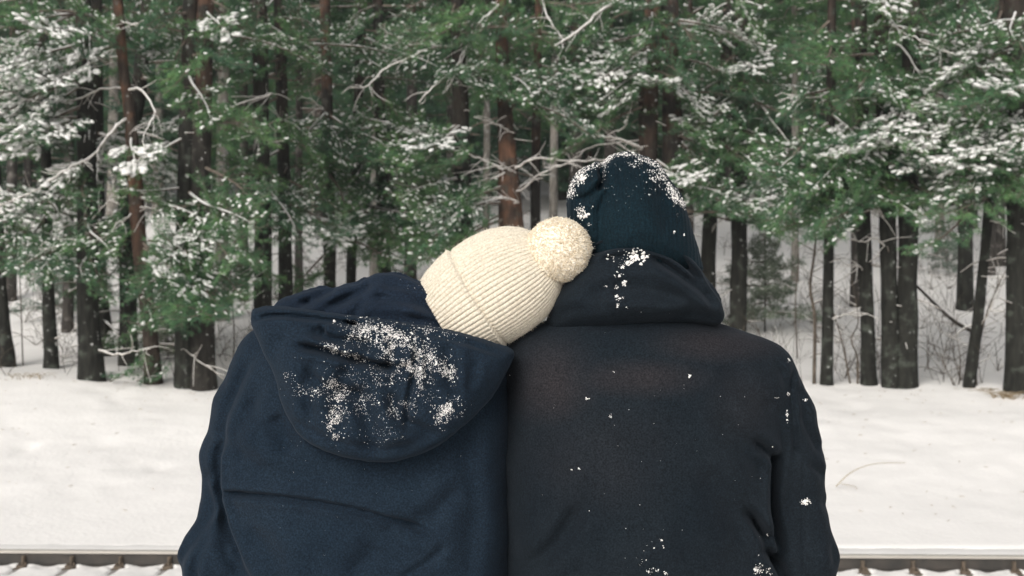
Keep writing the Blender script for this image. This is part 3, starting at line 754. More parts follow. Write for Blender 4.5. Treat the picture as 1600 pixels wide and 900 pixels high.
# middle-distance trunks that the photograph shows between the front ones
mids = [
 (105, 520, 'bark_far', 'thin far trunk between the slim pine and the pine with the snow collar', .6),
 (352, 500, 'bark_birch', 'pale grey trunk right of the thick twin trunks, high among dark foliage', .8),
 (378, 470, 'bark_far', 'short dark trunk on the slope left of the pine over the hood corner', .6),
 (470, 470, 'bark_far', 'thin far trunk right of the mossy slim trunk', .5),
 (586, 470, 'bark_birch', 'pale grey trunk behind the thin trunks left of the cream hat', .9),
 (640, 480, 'bark_far', 'far brown trunk above the left side of the cream hat', .8),
 (706, 470, 'bark_far', 'slim far trunk just left of the double bodied pine', .55),
 (760, 460, 'bark_birch', 'pale far trunk between the double bodied pine and the pine with dead limbs', .5),
 (866, 470, 'bark_birch', 'pale far trunk left of the navy beanie', .6),
 (905, 470, 'bark_far', 'brown far trunk behind the navy beanie', 1.0),
 (950, 460, 'bark_far', 'dark far trunk behind the crown of the navy beanie', .9),
 (1078, 470, 'bark_far', 'dim far trunk between the brown pine and the leaning snow flecked trunk', .8),
 (1240, 440, 'bark_birch', 'pale far trunk above the frosted young spruce', .5),
 (1334, 480, 'bark_far', 'short dark trunk just left of the crooked dark pine', .65),
 (1503, 484, 'bark', 'dark trunk on the slope above the fallen log', .95),
 (1558, 415, 'bark_far', 'slim trunk high on the slope near the right edge', .85),
 (1470, 400, 'bark_birch', 'pale trunk high on the slope right of the smooth twin trunk', .7),
 (20, 470, 'bark_far', 'dim far trunk beside the trunk cut by the left edge', .7),
 (1545, 430, 'bark_far', 'dim trunk behind the thin leaning trunk', .6),
]
for i, (px, py, bk, lb, wd_) in enumerate(mids):
    b_ = on_px(px, py); far_tree('pine_tree', lb, b_, CR_P[rg.randrange(2)], TR[bk][i % 2], 1.0 + (b_[1]-30)*.006, None, wd_)
# frosted young spruces on the slope
YS = crown_mesh(77, .25, 2.5, 1.15, 'young', .45)
ysn = YS.copy(); ysn.materials[0] = M['needle_frost']
for px, py, sc, lb in ((1195, 520, .85, 'young spruce grey with frost behind the shoulder of the man'), (103, 505, .8, 'small frosted spruce between the slim pine and the pine with the snow collar'), (262, 560, .5, 'tiny frosted spruce between the orange barked pine and the twin trunks'), (1480, 430, .5, 'tiny frosted spruce right of the smooth twin trunk')):
    b_ = on_px(px, py); t_ = thing('young_spruce', lb, 'tree', tuple(b_)); 
    c = link('crown', ysn, t_); c.scale = (sc, sc, sc); c.rotation_euler = (0, 0, rg.uniform(0, 6))
    a = link('trunk', TR['bark'][0], t_); a.scale = (.12*sc, .12*sc, .17*sc)
# closed ranks on the upper slope
k = 0
for row, (Y, step, jit, cr) in enumerate(((50, 7.5, 2.2, 'L'), (58, 2.8, 1.1, 'S'), (62, 2.6, 1.0, 'S'), (65, 2.4, 1.0, 'S'), (75, 2.8, 1.2, 'S'), (88, 3.4, 1.5, 'S'))):
    half = Y*.36 + 5
    x = -half + rg.uniform(0, step)
    while x < half:
        yy = Y + rg.uniform(-2.4, 2.4); xx = x + rg.uniform(-jit, jit)*.7
        bz = float(gz(xx, yy)); s_ = 1.0 + (Y-45)*.008
        cm = {'L': CR_L, 'S': CR_S}[cr]; s_ *= rg.uniform(.9, 1.15)
        lab = {0: 'dark conifer with low boughs halfway up the snowy slope', 1: 'dark conifer in the first closed rank near the top of the snowy slope'}.get(row, 'far dark conifer in the closed ranks at the top of the slope')
        far_tree('conifer_tree', lab, (xx, yy, bz), cm[rg.randrange(len(cm))], TR['bark_far' if rg.random() < .8 else 'bark_birch'][rg.randrange(2)], s_, 'conifers halfway up the slope' if row == 0 else ('first rank of conifers at the slope top' if row == 1 else 'closed ranks of far conifers'), rg.uniform(.55, .95))
        x += step; k += 1
half_up = sorted([o for o in bpy.data.objects if o.get('group') == 'conifers halfway up the slope'], key=lambda o: o.location.x/o.location.y)
ORD = ['leftmost', 'second from left', 'third from left', 'fourth from left', 'fifth from left', 'sixth from left', 'seventh from left', 'eighth from left', 'ninth from left', 'tenth from left', 'eleventh from left']
for i, o in enumerate(half_up):
    o['label'] = ('rightmost' if i == len(half_up)-1 else ORD[min(i, 10)]) + ' of the dark conifers standing halfway up the snowy slope'

# ------------------------------------------------------------ saplings, fallen log, undergrowth
def sapling(label, pts, r, nb=6, snow=False):
    base = on_px(*pts[0]); Y = base[1]
    P = [base-[0, 0, .1]] + [W(px, py, Y) for px, py in pts[1:]]
    path = smooth_path(P, 26); t_ = thing('bare_sapling', label, 'sapling', tuple(base))
    build('stem', *tube(path, np.linspace(r, r*.35, 26), 6), ['dark_twig'], t_, loc=base)
    q = Q()
    for k in range(nb):
        i = random.randrange(6, 25); p = path[i]; sd_ = random.choice((-1, 1)); L = random.uniform(.3, .8)
        tw = smooth_path([p, p+[sd_*L*.45, random.uniform(-.1, .1), L*.25], p+[sd_*L*.9, random.uniform(-.1, .1), L*.55]], 7)
        q.add(*tube(tw, np.linspace(r*.4, .003, 7), 4), 0); q.add(*tube(tw+[0, 0, .006], np.linspace(r*.3, .003, 7), 4), 1)
    tag(q.build('twigs', ['dark_twig', 'snow_small'], t_, base), kind='stuff')
sapling('thin wavy bare sapling standing left of the slender straight pine', [(1272, 601), (1273, 499), (1266, 449), (1273, 392), (1274, 353), (1270, 300)], .034)
sapling('bare sapling curving up to the left, right of the slender straight pine', [(1330, 600), (1316, 535), (1300, 480), (1290, 430)], .018)
sapling('bare sapling with a crooked stem just left of the crooked dark pine', [(1340, 601), (1340, 560), (1330, 530), (1341, 500), (1330, 430)], .020)
sapling('bare sapling arching right beside the thin leaning trunk', [(1526, 602), (1526, 567), (1540, 495), (1565, 435), (1580, 410)], .020)
sapling('twiggy bare sapling between the twin trunks and the leaning trunk', [(1498, 600), (1500, 560), (1494, 520), (1496, 490)], .012)
sapling('thin bare sapling between the slim pine and the left edge trunk', [(36, 572), (33, 480), (30, 400), (36, 330)], .014)
sapling('thin bare sapling in the pale gap right of the thick twin trunks', [(362, 590), (366, 520), (360, 440), (366, 370)], .014)
sapling('thin bare sapling over the shoulder of the man', [(1246, 560), (1243, 470), (1248, 400), (1240, 340)], .016)
p0 = on_px(1520, 530); Y = p0[1]+.3
lg = thing('fallen_log', 'fallen snow topped log slanting down between the twin trunks and leaning trunk', 'log', tuple(p0))
path = smooth_path([W(1430, 444, Y), W(1465, 478, Y), W(1494, 503, Y), W(1524, 519, Y)], 14)
build('log', *tube(path, np.linspace(.032, .062, 14), 10), ['bark_far'], lg, loc=p0)
build('snow_cap', *tube(path+[0, 0, .028], np.linspace(.028, .056, 14), 8), ['snow_small'], lg, loc=p0)

q = Q()
for k in range(620):
    Y = 24.2 + 26*RNG.random()**1.6; x = RNG.uniform(-.42, .42)*Y; z = float(gz(x, Y)); p = np.array([x, Y, z-.03])
    for j in range(RNG.integers(1, 4)):
        L = RNG.uniform(.25, 1.3); d = unit(np.array([RNG.normal()*.35, RNG.normal()*.3, 1.]))
        tw = smooth_path([p, p+d*L*.5, p+d*L+[RNG.normal()*.15, 0, -.06*L]], 6)
        q.add(*tube(tw, np.linspace(.006, .003, 6)*RNG.uniform(.7, 1.4), 3, cap=False), 0)
        for u in range(2):
            pp = tw[RNG.integers(2, 5)]; e = pp+[RNG.normal()*.18, RNG.normal()*.15, RNG.uniform(.05, .3)]
            q.add(*tube([pp, (pp+e)/2+[0, 0, .02], e], [.004, .003, .002], 3, cap=False), 0)
tag(q.build('undergrowth', ['dark_twig']), 'bare brown twigs scattered over the snow under the trees', 'undergrowth', kind='stuff')
# needles, bark flakes and twig ends blown on to the snow bank
q = Q()
for k in range(420):
    Y = 24.0 - 7.2*RNG.random()**2.2; x = RNG.uniform(-.40, .40)*Y; z = float(gz(x, Y)); L = RNG.uniform(.008, .05); a = RNG.uniform(0, 6.28)
    e = np.array([math.cos(a)*L, math.sin(a)*L, RNG.uniform(0, .4)*L]); p = np.array([x, Y, z+.004])
    q.add(*tube([p-e, p, p+e], [.003, .004, .002], 3, cap=False), 0)
tag(q.build('forest_litter', ['grass']), 'bits of bark and twig scattered on the snow bank in front of the trees', 'litter', kind='stuff')
# pale snowy brush
q = Q()
for k in range(260):
    Y = 26 + 24*RNG.random()**1.3; x = RNG.uniform(-.42, .42)*Y; z = float(gz(x, Y)); p = np.array([x, Y, z])
    for j in range(5):
        L = RNG.uniform(.3, 1.0); d = unit(np.array([RNG.normal()*.9, RNG.normal()*.5, .8]))
        tw = smooth_path([p, p+d*L*.5, p+d*L+[0, 0, -.25*L]], 6)
        q.add(*tube(tw, np.linspace(.009, .005, 6), 4), 0); q.add(*tube(tw+[0, 0, .008], np.linspace(.009, .005, 6), 4), 1)
tag(q.build('snowy_brush', ['dark_twig', 'snow_small']), 'low snow laden brush arching over the forest floor', 'undergrowth', kind='stuff')
def grass_tuft(label, px, py, n_, h, spread, name='grass_tuft'):
    b_ = on_px(px, py); q = Q()
    for k in range(n_):
        a = RNG.uniform(0, 6.28); s_ = spread*RNG.random()
        p = b_+[math.cos(a)*s_, math.sin(a)*s_*.7, -.03]; L = h*RNG.uniform(.5, 1.1); d = np.array([RNG.normal()*.55, RNG.normal()*.3-.2, .8])
        q.add(*tube(smooth_path([p, p+d*L*.5, p+d*L+[d[0]*.3*L, 0, -.35*L]], 5), [.005, .005, .004, .003, .002], 3, cap=False))
    o = q.build(name, ['grass'], None, b_); o.location = tuple(b_); tag(o, label, 'grass'); return o
grass_tuft('tuft of dry straw coloured grass poking from snow at the right edge', 1575, 622, 90, .28, .28)
grass_tuft('small tuft of dry grass left of the right edge pine foot', 1545, 610, 26, .16, .2)
grass_tuft('dry grass blades by the foot of the slim pine near the left edge', 50, 590, 40, .22, .4)
grass_tuft('few dry blades sticking from the snow bank at lower left', 38, 806, 9, .07, .05)
b_ = on_px(1320, 765)
q = Q(); path = smooth_path([W(1306, 760, b_[1]), W(1330, 738, b_[1]), W(1365, 725, b_[1]), W(1415, 723, b_[1])], 20)
q.add(*tube(path, np.linspace(.007, .003, 20), 5)); path2 = smooth_path([W(1314, 756, b_[1]), W(1335, 760, b_[1]), W(1340, 766, b_[1])], 8); q.add(*tube(path2, .004, 4))
tw_o = q.build('arching_twig', ['grass'], None, b_); tw_o.location = tuple(b_); tag(tw_o, 'single thin twig arching out of the snow bank right of the man', 'twig')
# low green sprigs at the forest edge on the left
b_ = on_px(205, 596)
t_ = thing('pine_sprig', 'low green snowy sprig lying at forest edge left of the woman', 'branch', tuple(b_))
for dx in (-.35, .1, .4):
    place_branch(t_, (dx, 0, .0), (dx+rg.uniform(-.9, .9), -.5, .25), 1, rng=rg).name = 'sprig'

# ------------------------------------------------------------ cloth figures: implicit surfaces turned into meshes
PS = 2.5/FPX                   # metres per photograph pixel at the people
def uvd(V): return np.stack([(V[:, 0]-800)*PS, 2.5+V[:, 2]*PS, CZ-(V[:, 1]-450)*PS], 1)
def surface_nets(Fd, org, h):
    s_ = Fd < 0; nx, ny, nz = Fd.shape
    cnt = np.zeros((nx-1, ny-1, nz-1)); acc = np.zeros((nx-1, ny-1, nz-1, 3))
    for ax in range(3):
        o1, o2 = [a for a in range(3) if a != ax]
        for i in (0, 1):
            for j in (0, 1):
                sl0 = [None]*3; sl1 = [None]*3
                sl0[ax] = slice(0, -1); sl1[ax] = slice(1, None)
                for oo, q_ in ((o1, i), (o2, j)):
                    sl0[oo] = sl1[oo] = slice(q_, Fd.shape[oo]-1+q_)
                a = Fd[tuple(sl0)]; b_ = Fd[tuple(sl1)]
                cr = (a < 0) != (b_ < 0)
                t = np.where(cr, a/(np.where(cr, a-b_, 1)), 0)
                cnt += cr
                acc[..., ax] += t*cr; acc[..., o1] += i*cr; acc[..., o2] += j*cr
    act = cnt > 0; idx = -np.ones(act.shape, np.int64); idx[act] = np.arange(act.sum())
    I = np.argwhere(act); V = (I + acc[act]/cnt[act][:, None])*h + np.asarray(org)
    F = []
    for ax in range(3):
        o1, o2 = (ax+1) % 3, (ax+2) % 3
        sl0 = [slice(1, -1)]*3; sl1 = [slice(1, -1)]*3
        sl0[ax] = slice(0, -1); sl1[ax] = slice(1, None)
        a = s_[tuple(sl0)]; b_ = s_[tuple(sl1)]
        for flip in (False, True):
            E = np.argwhere((a & ~b_) if not flip else (~a & b_))
            E = E + np.array([0 if q_ == ax else 1 for q_ in range(3)])
            def cell(d1, d2):
                c = E.copy(); c[:, o1] -= d1; c[:, o2] -= d2; return idx[c[:, 0], c[:, 1], c[:, 2]]
            quad = np.stack([cell(1, 1), cell(0, 1), cell(0, 0), cell(1, 0)], 1)
            F.append(quad[:, ::-1] if flip else quad)
    F = np.concatenate(F); F = F[(F >= 0).all(1)]
    return V, F
def smin(a, b_, k):
    h = np.clip(.5+.5*(b_-a)/k, 0, 1); return b_*(1-h)+a*h-k*h*(1-h)
class Field:
    def __init__(s, u, v, d, h):
        s.h = h; s.org = (u[0], v[0], d[0])
        s.u = np.arange(u[0], u[1], h, float)[:, None, None]; s.v = np.arange(v[0], v[1], h, float)[None, :, None]; s.d = np.arange(d[0], d[1], h, float)[None, None, :]
        s.f = None
    def put(s, g, k=12):
        g = np.broadcast_to(g, (s.u.shape[0], s.v.shape[1], s.d.shape[2]))
        s.f = g.copy() if s.f is None else smin(s.f, g, k)
    def ell(s, c, r, k=12, rot=0):
        du = s.u-c[0]; dv = s.v-c[1]; dd = s.d-c[2]
        if rot:
            ca, sa = math.cos(R(rot)), math.sin(R(rot)); du, dv = du*ca+dv*sa, -du*sa+dv*ca
        k0 = np.sqrt((du/r[0])**2+(dv/r[1])**2+(dd/r[2])**2); k1 = np.sqrt((du/r[0]**2)**2+(dv/r[1]**2)**2+(dd/r[2]**2)**2)+1e-9
        s.put(k0*(k0-1)/k1, k)
    def cap(s, pts, rs, k=14, flat=1.0):
        for (a, b_, r1, r2) in zip(pts[:-1], pts[1:], rs[:-1], rs[1:]):
            a = np.array(a, float); ab = np.array(b_, float)-a; L2 = (ab**2).sum()
            t = np.clip(((s.u-a[0])*ab[0]+(s.v-a[1])*ab[1]+(s.d-a[2])*ab[2])/L2, 0, 1)
            dist = np.sqrt((s.u-a[0]-t*ab[0])**2+(s.v-a[1]-t*ab[1])**2+((s.d-a[2]-t*ab[2])/flat)**2)
            s.put(dist-(r1+(r2-r1)*t), k)
    def loft(s, tab, p=2.4, k=12):
        """tab rows: v, left, right, back d, front d"""
        T = np.array(tab, float); v = s.v.ravel()
        vv = np.linspace(T[0, 0], T[-1, 0], 300)
        def it(col):
            y = np.interp(vv, T[:, 0], col); ker = np.hanning(13); ker /= ker.sum()
            y = np.convolve(np.pad(y, 6, mode='edge'), ker, 'valid'); return np.interp(v, vv, y)[None, :, None]
        l, r_, bk, fr = (it(T[:, i]) for i in (1, 2, 3, 4))
        cx = (l+r_)/2; hw = (r_-l)/2; cd = (bk+fr)/2; hd = (fr-bk)/2
        g = ((np.abs((s.u-cx)/hw)**p+np.abs((s.d-cd)/hd)**p)**(1/p)-1)*np.minimum(hw, hd)
        g = np.maximum(g, np.maximum(T[0, 0]-s.v, s.v-T[-1, 0])+0*s.u)
        s.put(g, k)
    def pillow(s, poly, yc, T, Rr, k=10, rad=True):
        d2 = poly_sdf(poly, s.u[:, :, 0]+0*s.v[:, :, 0], s.v[:, :, 0]+0*s.u[:, :, 0])
        e = np.clip(-d2/Rr, 0, 1); h = T*np.sqrt(np.clip(1-(1-e)**2, 0, 1)); h = np.where(d2 > 0, -d2*1.0, h)
        Yc = yc(s.u[:, :, 0], s.v[:, :, 0]) if callable(yc) else yc
        g = np.abs(s.d-(Yc[..., None] if np.ndim(Yc) else Yc)) - h[..., None]
        s.put(g*.8, k)
    def folds(s, lst, smooth_n=24):
        U = s.u[:, :, 0]+0*s.v[:, :, 0]; Vv = s.v[:, :, 0]+0*s.u[:, :, 0]; add = np.zeros_like(U)
        for (pts, wd_, dep) in lst:
            P = smooth_path(pts, smooth_n); best = np.full(U.shape, 1e9); tt = np.zeros_like(U); side = np.zeros_like(U)
            for i in range(len(P)-1):
                a = P[i]; ab = P[i+1]-a; t = np.clip(((U-a[0])*ab[0]+(Vv-a[1])*ab[1])/((ab**2).sum()+1e-9), 0, 1)
                dx = U-a[0]-t*ab[0]; dy = Vv-a[1]-t*ab[1]; dist = np.hypot(dx, dy); m_ = dist < best
                best = np.where(m_, dist, best); tt = np.where(m_, (i+t)/(len(P)-1), tt)
            fade = np.clip(np.minimum(tt, 1-tt)*6+.12, 0, 1)
            add += dep*fade*(np.exp(-(best/wd_)**2) - .38*np.exp(-((best-2.1*wd_)/(1.1*wd_))**2))
        s.f = s.f + add[..., None]*1.45*np.clip((60-s.d)/60, 0, 1)
    def wrinkle(s, amp, scale, seed, stretch=(1, 1)):
        U = s.u[:, :, 0]+0*s.v[:, :, 0]; Vv = s.v[:, :, 0]+0*s.u[:, :, 0]
        wv = fbm(U/scale*stretch[0], Vv/scale*stretch[1], seed=seed, o=4)
        rd = 1-np.abs(fbm(U/scale*1.3*stretch[0]+7, Vv/scale*1.3*stretch[1], seed=seed+9, o=3))*2
        s.f = s.f + (wv*amp + (rd-.5)*amp*.35)[..., None]
    def out(s):
        g = np.gradient(s.f, s.h); m_ = np.sqrt(g[0]**2+g[1]**2+g[2]**2); s.f = s.f/np.clip(m_, .35, None)
        return surface_nets(s.f, s.org, s.h)
def poly_sdf(poly, U, Vv):
    P = np.asarray(poly, float)
    P = smooth_path(np.vstack([P, P[:1]]), len(P)*5)[:-1]
    best = np.full(U.shape, 1e9); ins = np.zeros(U.shape, bool); n_ = len(P)
    for i in range(n_):
        a = P[i]; b_ = P[(i+1) % n_]; ab = b_-a; t = np.clip(((U-a[0])*ab[0]+(Vv-a[1])*ab[1])/((ab**2).sum()+1e-9), 0, 1)
        best = np.minimum(best, np.hypot(U-a[0]-t*ab[0], Vv-a[1]-t*ab[1]))
        c = ((a[1] > Vv) != (b_[1] > Vv)) & (U < (b_[0]-a[0])*(Vv-a[1])/(b_[1]-a[1]+1e-12)+a[0]); ins ^= c
    return np.where(ins, -best, best)
BVH = {}
def cloth(name, fld, m_, parent, origin):
    V, F = fld.out()
    lab = np.arange(len(V)); E = np.concatenate([F[:, [0, 1]], F[:, [1, 2]], F[:, [2, 3]]])
    while True:                                   # keep the one connected piece
        new = lab.copy(); mn = np.minimum(lab[E[:, 0]], lab[E[:, 1]])
        np.minimum.at(new, E[:, 0], mn); np.minimum.at(new, E[:, 1], mn); new = new[new]
        if (new == lab).all(): break
        lab = new
    big = np.bincount(lab).argmax(); F = F[lab[F[:, 0]] == big]
    used = np.unique(F); mp_ = np.full(len(V), -1); mp_[used] = np.arange(len(used)); V = V[used]; F = mp_[F]; Wd = uvd(V)
    # one relaxing pass takes the grid steps out
    for _ in range(1):
        acc = np.zeros_like(Wd); c = np.zeros(len(Wd))
        for a, b_ in ((0, 1), (1, 2), (2, 3), (3, 0)):
            np.add.at(acc, F[:, a], Wd[F[:, b_]]); np.add.at(acc, F[:, b_], Wd[F[:, a]]); np.add.at(c, F[:, a], 1); np.add.at(c, F[:, b_], 1)
        Wd = Wd*.5 + .5*acc/np.maximum(c, 1)[:, None]
    # consistent outward faces (uvd mirrors the v axis)
    F = F[:, ::-1]
    o = build(name, Wd, F, [m_], parent, loc=origin)
    me = o.data
    # orientation test by signed volume
    A, B, C = Wd[F[:, 0]], Wd[F[:, 1]], Wd[F[:, 2]]; vol = np.einsum('ij,ij->i', A-Wd.mean(0), np.cross(B-Wd.mean(0), C-Wd.mean(0))).sum()
    if vol < 0: me.flip_normals()
    BVH[name + parent.get('label', '')] = None
    return o, BVHTree.FromPolygons(Wd.tolist(), F.tolist())

OW = (-.26, 2.55, .46); OM = (.27, 2.55, .46)
woman = thing('person', 'person in navy padded coat with lowered snow dusted hood, cream bobble hat tilted right', 'person', OW)
man = thing('person', 'person in a dark softshell jacket and a snow flecked navy beanie, sitting upright', 'person', OM)

# woman: coat
f = Field((240, 815), (440, 1100), (-150, 210), 4.5)
f.loft([(462, 560, 680, 0, 90), (475, 500, 735, -30, 110), (492, 455, 765, -50, 120), (515, 412, 785, -66, 128), (545, 385, 810, -82, 135), (590, 362, 814, -95, 140), (650, 348, 816, -103, 142), (700, 342, 816, -107, 143),
        (760, 339, 815, -112, 145), (830, 352, 815, -114, 148), (900, 366, 815, -116, 150), (1000, 370, 815, -112, 158), (1098, 365, 815, -104, 165)], 1.9)
f.cap([(412, 560, 35), (372, 640, 50), (348, 720, 62), (343, 800, 72)], [48, 47, 44, 42], 14)      # left upper arm
f.cap([(343, 800, 72), (336, 880, 40), (345, 940, 60)], [40, 62, 62], 16)                          # slack sleeve round the elbow
f.cap([(345, 930, 60), (430, 960, 190)], [58, 48], 10)
f.cap([(740, 560, 60), (760, 760, 90), (700, 920, 190)], [46, 44, 40], 10)
f.folds([
 ([(800, 570), (798, 700), (798, 1000)], 26, 9),
 ([(343, 767), (400, 764), (470, 766), (560, 778), (640, 800), (700, 828)], 4.5, 7.5),
 ([(703, 830), (680, 855), (640, 880), (600, 905)], 6, 4),
 ([(352, 685), (338, 715), (342, 765), (350, 800), (372, 850), (405, 905)], 7, 8),
 ([(345, 805), (352, 835), (362, 865), (390, 900)], 8, 6), ([(322, 775), (325, 800), (312, 830), (300, 860)], 8, 5),
 ([(395, 560), (370, 610), (352, 660), (345, 690)], 8, 3.5), ([(425, 590), (395, 640), (365, 680)], 10, 2.5),
 ([(325, 740), (305, 760)], 7, 3), ([(300, 845), (280, 880), (278, 910)], 7, 6), ([(330, 830), (310, 880), (312, 910)], 6, 5),
 ([(560, 720), (640, 730), (720, 700)], 22, 5), ([(745, 620), (735, 700), (742, 800), (730, 900)], 18, 6), ([(470, 700), (440, 640)], 16, 8), ([(370, 700), (430, 730), (520, 735)], 16, 3.5), ([(390, 620), (430, 690)], 16, 2.5), ([(600, 830), (560, 880)], 14, 6), ([(720, 740), (680, 790), (600, 815)], 14, 6),
 ([(480, 850), (560, 870), (640, 862)], 26, 3), ([(400, 810), (440, 860), (450, 905)], 16, 3.5),
])
f.wrinkle(3.6, 60, 3)
coatW, bvh_cw = cloth('coat', f, 'coat_w', woman, OW)
# woman: lowered hood
hood_poly = [(407, 482), (440, 477), (500, 484), (560, 492), (640, 502), (720, 516), (775, 533), (803, 548), (790, 580), (765, 620), (728, 655), (680, 688), (625, 706), (575, 703), (525, 690), (488, 668), (462, 632), (446, 585), (424, 540), (408, 505)]
f = Field((385, 825), (455, 735), (-215, 40), 3.5)
def hood_yc(U, Vv): return -70 - 42*np.clip((Vv-480)/200, 0, 1)**.8 - 14*np.exp(-((U-600)/150)**2) + 30*np.clip((U-730)/80, 0, 1)
f.pillow(hood_poly, hood_yc, 46, 62)
f.folds([
 ([(412, 497), (450, 491), (500, 495), (545, 501), (590, 507)], 3.6, 8), ([(590, 507), (660, 516), (720, 528), (785, 550)], 3.2, 4),
 ([(480, 534), (520, 541), (560, 552), (600, 562), (640, 568)], 5.5, 15), ([(640, 568), (655, 560), (662, 540)], 5, 5),
 ([(520, 500), (522, 520)], 4, 6), ([(550, 497), (560, 505), (570, 500)], 4, 8), ([(655, 515), (660, 560), (650, 610), (645, 660)], 4, 6), ([(668, 520), (676, 560), (682, 600)], 6, 5),
 ([(700, 530), (712, 570), (715, 620)], 8, 5), ([(505, 560), (500, 600), (510, 650)], 9, 5), ([(430, 560), (470, 610)], 10, 3), ([(560, 580), (590, 640), (600, 690)], 14, 8), ([(620, 600), (640, 640), (690, 665)], 9, 9), ([(500, 575), (540, 600), (590, 605)], 8, 8), ([(660, 525), (720, 560), (760, 570)], 12, 3), ([(505, 508), (530, 525), (600, 532)], 6, 8),
 ([(745, 560), (735, 600)], 8, 4), ([(470, 640), (540, 672), (620, 684), (700, 660)], 7, 4), ([(600, 530), (560, 570), (545, 620), (560, 670)], 10, 6), ([(470, 520), (450, 545), (462, 580)], 12, 2.5), ([(720, 560), (690, 610), (690, 650)], 12, 3), ([(620, 515), (625, 545), (612, 570)], 6, 6)])
f.wrinkle(3.4, 38, 8)
hoodW, bvh_hw = cloth('hood', f, 'coat_w', woman, OW)
# gathered neck of the hood round the head
f = Field((415, 815), (405, 575), (-100, 110), 3.5)
neck_poly = [(425, 500), (438, 470), (475, 457), (515, 449), (545, 446), (562, 444), (576, 434), (594, 427), (622, 429), (664, 446), (690, 472), (725, 508), (765, 530), (800, 545), (790, 566), (700, 555), (560, 530), (460, 515)]
f.pillow(neck_poly, lambda U, Vv: -24 + 0*U - 18*np.exp(-((U-640)/90)**2) + 26*np.clip((480-Vv)/50, 0, 1), 42, 40)
f.folds([([(470, 478), (505, 462), (530, 450)], 7, 11), ([(512, 480), (560, 462), (585, 444)], 8, 13), ([(560, 488), (585, 466), (640, 470), (680, 486)], 7, 8),
         ([(600, 445), (645, 455), (700, 500)], 9, 8), ([(480, 472), (500, 480)], 5, 6), ([(640, 492), (690, 506), (750, 532)], 6, 7)])
f.wrinkle(2.4, 26, 17)
neckW, bvh_nw = cloth('hood_collar', f, 'coat_lining', woman, OW)

# man: jacket
f = Field((770, 1345), (470, 1100), (-150, 210), 4.5)
f.loft([(488, 930, 1060, -10, 90), (500, 858, 1112, -38, 108), (512, 828, 1150, -56, 118), (525, 808, 1188, -70, 126), (540, 790, 1216, -82, 132), (560, 778, 1236, -94, 138), (600, 772, 1242, -106, 142), (660, 772, 1232, -114, 145),
        (720, 772, 1222, -117, 147), (800, 772, 1216, -118, 150), (860, 772, 1222, -116, 153), (930, 772, 1228, -112, 160), (1098, 772, 1235, -104, 168)], 1.9)
f.cap([(1196, 578, 10), (1230, 650, 18), (1246, 730, 30), (1254, 810, 36), (1262, 880, 32), (1255, 930, 50)], [46, 45, 47, 46, 52, 50], 12)
f.cap([(1255, 925, 50), (1170, 960, 190)], [50, 42], 10)
f.ell((862, 562, 35), (72, 56, 88), 14)
f.cap([(842, 590, 40), (830, 760, 70), (860, 920, 190)], [44, 42, 38], 10)
f.folds([
 ([(794, 560), (794, 700), (794, 1000)], 26, 8),
 ([(1236, 572), (1233, 620), (1237, 680), (1240, 720)], 3.6, 5), ([(1212, 700), (1206, 740), (1205, 790), (1214, 840), (1224, 900)], 8, 11),
 ([(1165, 680), (1190, 700), (1208, 720)], 7, 8), ([(1150, 780), (1180, 820), (1206, 842)], 8, 8), ([(1165, 790), (1195, 850), (1225, 905)], 7, 9), ([(1178, 845), (1200, 868), (1220, 890)], 7, 7),
 ([(1245, 640), (1265, 680), (1280, 705)], 6, 6), ([(1238, 600), (1262, 660)], 6, 4), ([(1262, 720), (1290, 745)], 6, 6), ([(1250, 700), (1253, 780), (1251, 860), (1250, 905)], 2.6, 3),
 ([(1285, 780), (1298, 800)], 6, 4), ([(1300, 850), (1305, 885)], 7, 4), ([(905, 770), (870, 830), (820, 880)], 13, 7), ([(860, 560), (850, 660), (858, 760)], 30, 5),
 ([(960, 600), (1000, 575), (1060, 560)], 24, 3), ([(1080, 720), (1130, 780), (1160, 840)], 22, 7), ([(1100, 640), (1150, 690), (1190, 740)], 16, 5), ([(1120, 560), (1160, 610), (1200, 640)], 18, 4), ([(900, 640), (960, 690), (1040, 700)], 26, 4), ([(1040, 850), (1090, 890)], 20, 3), ([(930, 860), (990, 900)], 20, 3),
 ([(1205, 560), (1225, 600), (1228, 640)], 7, 4), ([(1010, 520), (1012, 700), (1010, 900)], 2.4, 1.6)])
f.wrinkle(3.2, 62, 23)
coatM, bvh_cm = cloth('jacket', f, 'coat_m', man, OM)
# man: hood lying round the neck
f = Field((835, 1145), (340, 545), (-170, 110), 3.5)
mh_poly = [(850, 514), (858, 488), (876, 452), (900, 412), (922, 380), (945, 364), (985, 361), (1022, 369), (1058, 387), (1086, 412), (1101, 443), (1119, 470), (1127, 494), (1116, 507), (1070, 502), (1010, 507), (950, 518), (900, 528), (862, 526)]
f.pillow(mh_poly, lambda U, Vv: 18 - 54*np.clip((Vv-362)/110, 0, 1)**.9 + 24*np.clip((Vv-478)/34, 0, 1) + 30*np.clip((965-U)/90, 0, 1)*np.clip((Vv-440)/60, 0, 1) + 0*U, 58, 62)
f.folds([([(915, 400), (945, 386), (985, 381), (1025, 390), (1062, 412), (1090, 442)], 5, 24), ([(1010, 398), (1050, 425), (1090, 455), (1112, 485)], 8, 13),
         ([(925, 395), (960, 384), (1000, 384)], 4, 4), ([(900, 470), (960, 452), (1040, 462), (1100, 490)], 14, 8), ([(870, 490), (920, 478), (960, 482)], 10, 4), ([(1030, 497), (1080, 490), (1122, 497)], 8, 5),
         ([(968, 390), (962, 430), (955, 470), (958, 510)], 2.6, 1.8)])
f.wrinkle(2.8, 40, 29)
hoodM, bvh_hm = cloth('hood', f, 'coat_m', man, OM)
